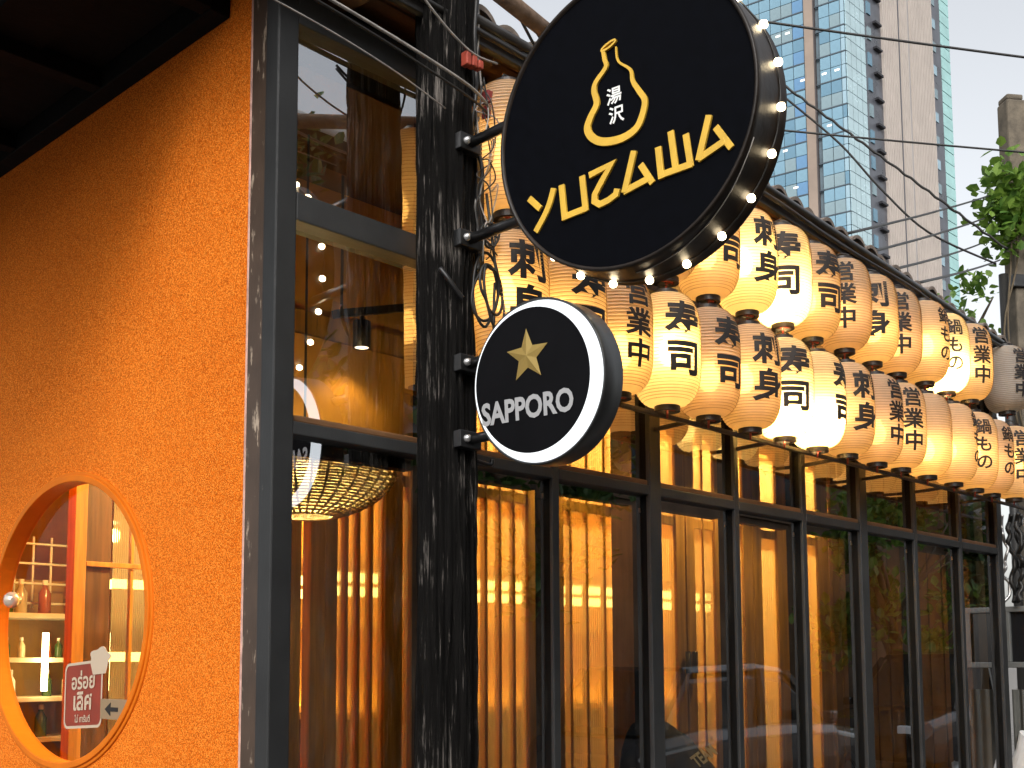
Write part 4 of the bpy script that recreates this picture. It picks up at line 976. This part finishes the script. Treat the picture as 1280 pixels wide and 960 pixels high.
for s in (15.2, 20.2): MB().obox(T0+D2*s+N2*.2+UZ*75, D2*.10, N2*.14, UZ*75).build('flank_joint', mat('tower_joint', (.10,.10,.11), .6), TO)
MB().obox(T0+D2*27.9+UZ*75, D2*1.8, N2*.1, UZ*75).build('dark_recess', MATS['tower_recess'], TO)
for r in range(20):
    MB().obox(T0+D2*27.1+UZ*(43.4+r*3.8), D2*.7, N2*.2, UZ*.75).build('recess_window', PMS[1] if r % 2 else PMS[4], TO)
    MB().obox(T0+D2*26.2+UZ*(45+r*3.8), D2*.25, N2*.3, UZ*.9).build('recess_panel', mat('tower_rust', (.20,.10,.07), .6), TO)
te = MB()
for r in range(40): te.obox(T0+D2*31.3+UZ*(43+r*1.9+.95), D2*1.7, N2*.1, UZ*.88)
o = te.build('edge_glazing', mat('tower_teal', (.36,.62,.60), .2, .35, var=.1, vscale=.4), TO); o['kind'] = 'stuff'
M_OFF = emis('office_light', (1,.93,.8), 1.6)
for r, s in ((20,8.2),(20,9.6),(16,3.1),(16,1.3),(16,6.2),(8,7.6),(12,2.6),(11,9.0),(6,7.2)):
    MB().obox(T0+D1*s+N1*.06+UZ*(51+r*1.9+1.35), D1*.32, N1*.01, UZ*.13).build('ceiling_light', M_OFF, TO)

# ------------------------------------------------------------------ the street opposite (seen only as reflections)
HO = thing('opposite_house', 'brown two-storey house with a white gutter across the street', 'building', (0,-7.2,0))
M_HW = mat('opposite_wall', (.14,.085,.05), .85, var=.3, vscale=1.5)
MB().box(-6,34,-.3,0,0,6.9).build('wall', M_HW, HO)
MB().box(-6.2,34.2,0,.45,6.85,6.95).build('eave', M_BLACK, HO); MB().tube([(-6.2,.42,7.02),(34.2,.42,7.02)], .08, 10).build('gutter', mat('white_gutter', (.75,.75,.73), .5), HO)
for k in range(9):
    x = -3+k*4
    MB().box(x,x+1.6,0,.03,3.9,5.4).build('window', mat('dark_window', (.02,.025,.03), .1), HO)
    MB().box(x-.06,x+1.66,.0,.05,3.82,3.9).build('sill', M_HW, HO)
tree('bushy tree across the street opposite the corner', (4.2,-6.3,0), 6.1, (1.3,.9,1.5), 1700, 31, .18)
tree('dark tree across the street opposite the shop door', (7.4,-6.1,0), 4.8, (1.5,.8,1.5), 1300, 32, .2)
tree('green shrubby tree across the street beyond the cars', (15.5,-6.0,0), 4.2, (2.2,.9,1.6), 1800, 33, .2, M_LEAF)
tree('spreading tree across the street at the far corner', (22,-6.0,0), 5.2, (3,1,2), 1800, 34, .25)
def car(label, loc, rz, paint, L=4.3, Wd=1.72, H=1.55):
    c = thing('parked_car', label, 'car', loc, rz, 'cars parked across the street'); hw = Wd/2
    def loft(sts, m, nm, par):
        mb = MB(); n = len(sts[0]); vs = [v for s_ in sts for v in s_]
        mb.add(vs, [(i*n+k,(i+1)*n+k,(i+1)*n+(k+1)%n,i*n+(k+1)%n) for i in range(len(sts)-1) for k in range(n)]+[tuple(range(n)),tuple(range((len(sts)-1)*n,len(sts)*n))[::-1]])
        return mb.build(nm, m, par, .03)
    def sec(x, w, z0, z1, ch=.1): return [(x,-w,z0),(x,-w,z1-ch),(x,-w+ch,z1),(x,w-ch,z1),(x,w,z1-ch),(x,w,z0)]
    loft([sec(-L/2,hw*.86,.35,.72), sec(-L/2+.12,hw*.96,.28,.88), sec(-L/2+.9,hw,.26,.95), sec(.2,hw,.26,.96), sec(L/2-1.0,hw,.26,.92), sec(L/2-.25,hw*.95,.28,.82), sec(L/2,hw*.84,.36,.66)], paint, 'body', c)
    loft([sec(-L/2+.25,hw*.82,.9,.98,.05), sec(-L/2+.75,hw*.78,.9,H-.04,.12), sec(-.1,hw*.76,.9,H,.12), sec(.35,hw*.77,.9,H-.05,.12), sec(1.05,hw*.84,.9,.96,.04)], mat('car_glass', (.015,.018,.02), .05), 'cabin_glass', c)
    loft([sec(-L/2+.78,hw*.74,H-.07,H-.005,.05), sec(-.1,hw*.73,H-.05,H+.03,.05), sec(.36,hw*.74,H-.08,H-.01,.05)], paint, 'roof', c)
    for sy in (-1,1):
        for xa, xb, za, zb in ((-L/2+.3,-L/2+.78,.97,H-.04),(-.12,-.12,.95,H-.02),(1.02,.37,.97,H-.06)):
            MB().bar((xa,sy*hw*.83,za),(xb,sy*hw*.755,zb),.05,.06).build('pillar', paint, c)
        MB().box(.72,.88,sy*hw+(-.0 if sy>0 else -.14),sy*hw+(.14 if sy>0 else 0),.96,1.08).build('mirror', paint, c, .03)
        MB().box(L/2-.14,L/2-.01,min(sy*hw*.5,sy*hw*.8),max(sy*hw*.5,sy*hw*.8),.62,.76).build('headlight', mat('headlight_glass', (.7,.72,.74), .1), c, .02)
        for x in (-L/2+.78, L/2-.82):
            w = bpy.data.objects.new('wheel', None); COL.objects.link(w); w.parent = c; w.location = (x, sy*(hw-.1), .31); w.rotation_euler = (PI/2,0,0)
            MB().lathe([(.2,-.1),(.29,-.1),(.31,-.06),(.31,.06),(.29,.1),(.2,.1)],28).build('tyre', mat('rubber', (.015,.015,.015), .8), w)
            MB().lathe([(.001,.08*-sy),(.06,.085*-sy),(.19,.06*-sy),(.2,.09*-sy)],20).build('rim', M_STEEL, w)
    return c
P_SIL = mat('dark_grey_paint', (.05,.05,.052), .12, .3, coat=.8); P_BLK = mat('black_paint', (.012,.012,.014), .2, 0, coat=.8); P_BLU = mat('blue_paint', (.05,.09,.16), .25, 0, coat=.6)
car('dark grey car parked across the street opposite the middle bays', (8.6,-4.7,0), 0, P_SIL)
car('black car parked across the street beyond the dark grey car', (14.6,-4.9,0), PI, P_BLK, 4.6, 1.8, 1.7)
car('dark blue car parked across the street, farthest of the row', (19.8,-4.9,0), 0, P_BLU, 4.4)
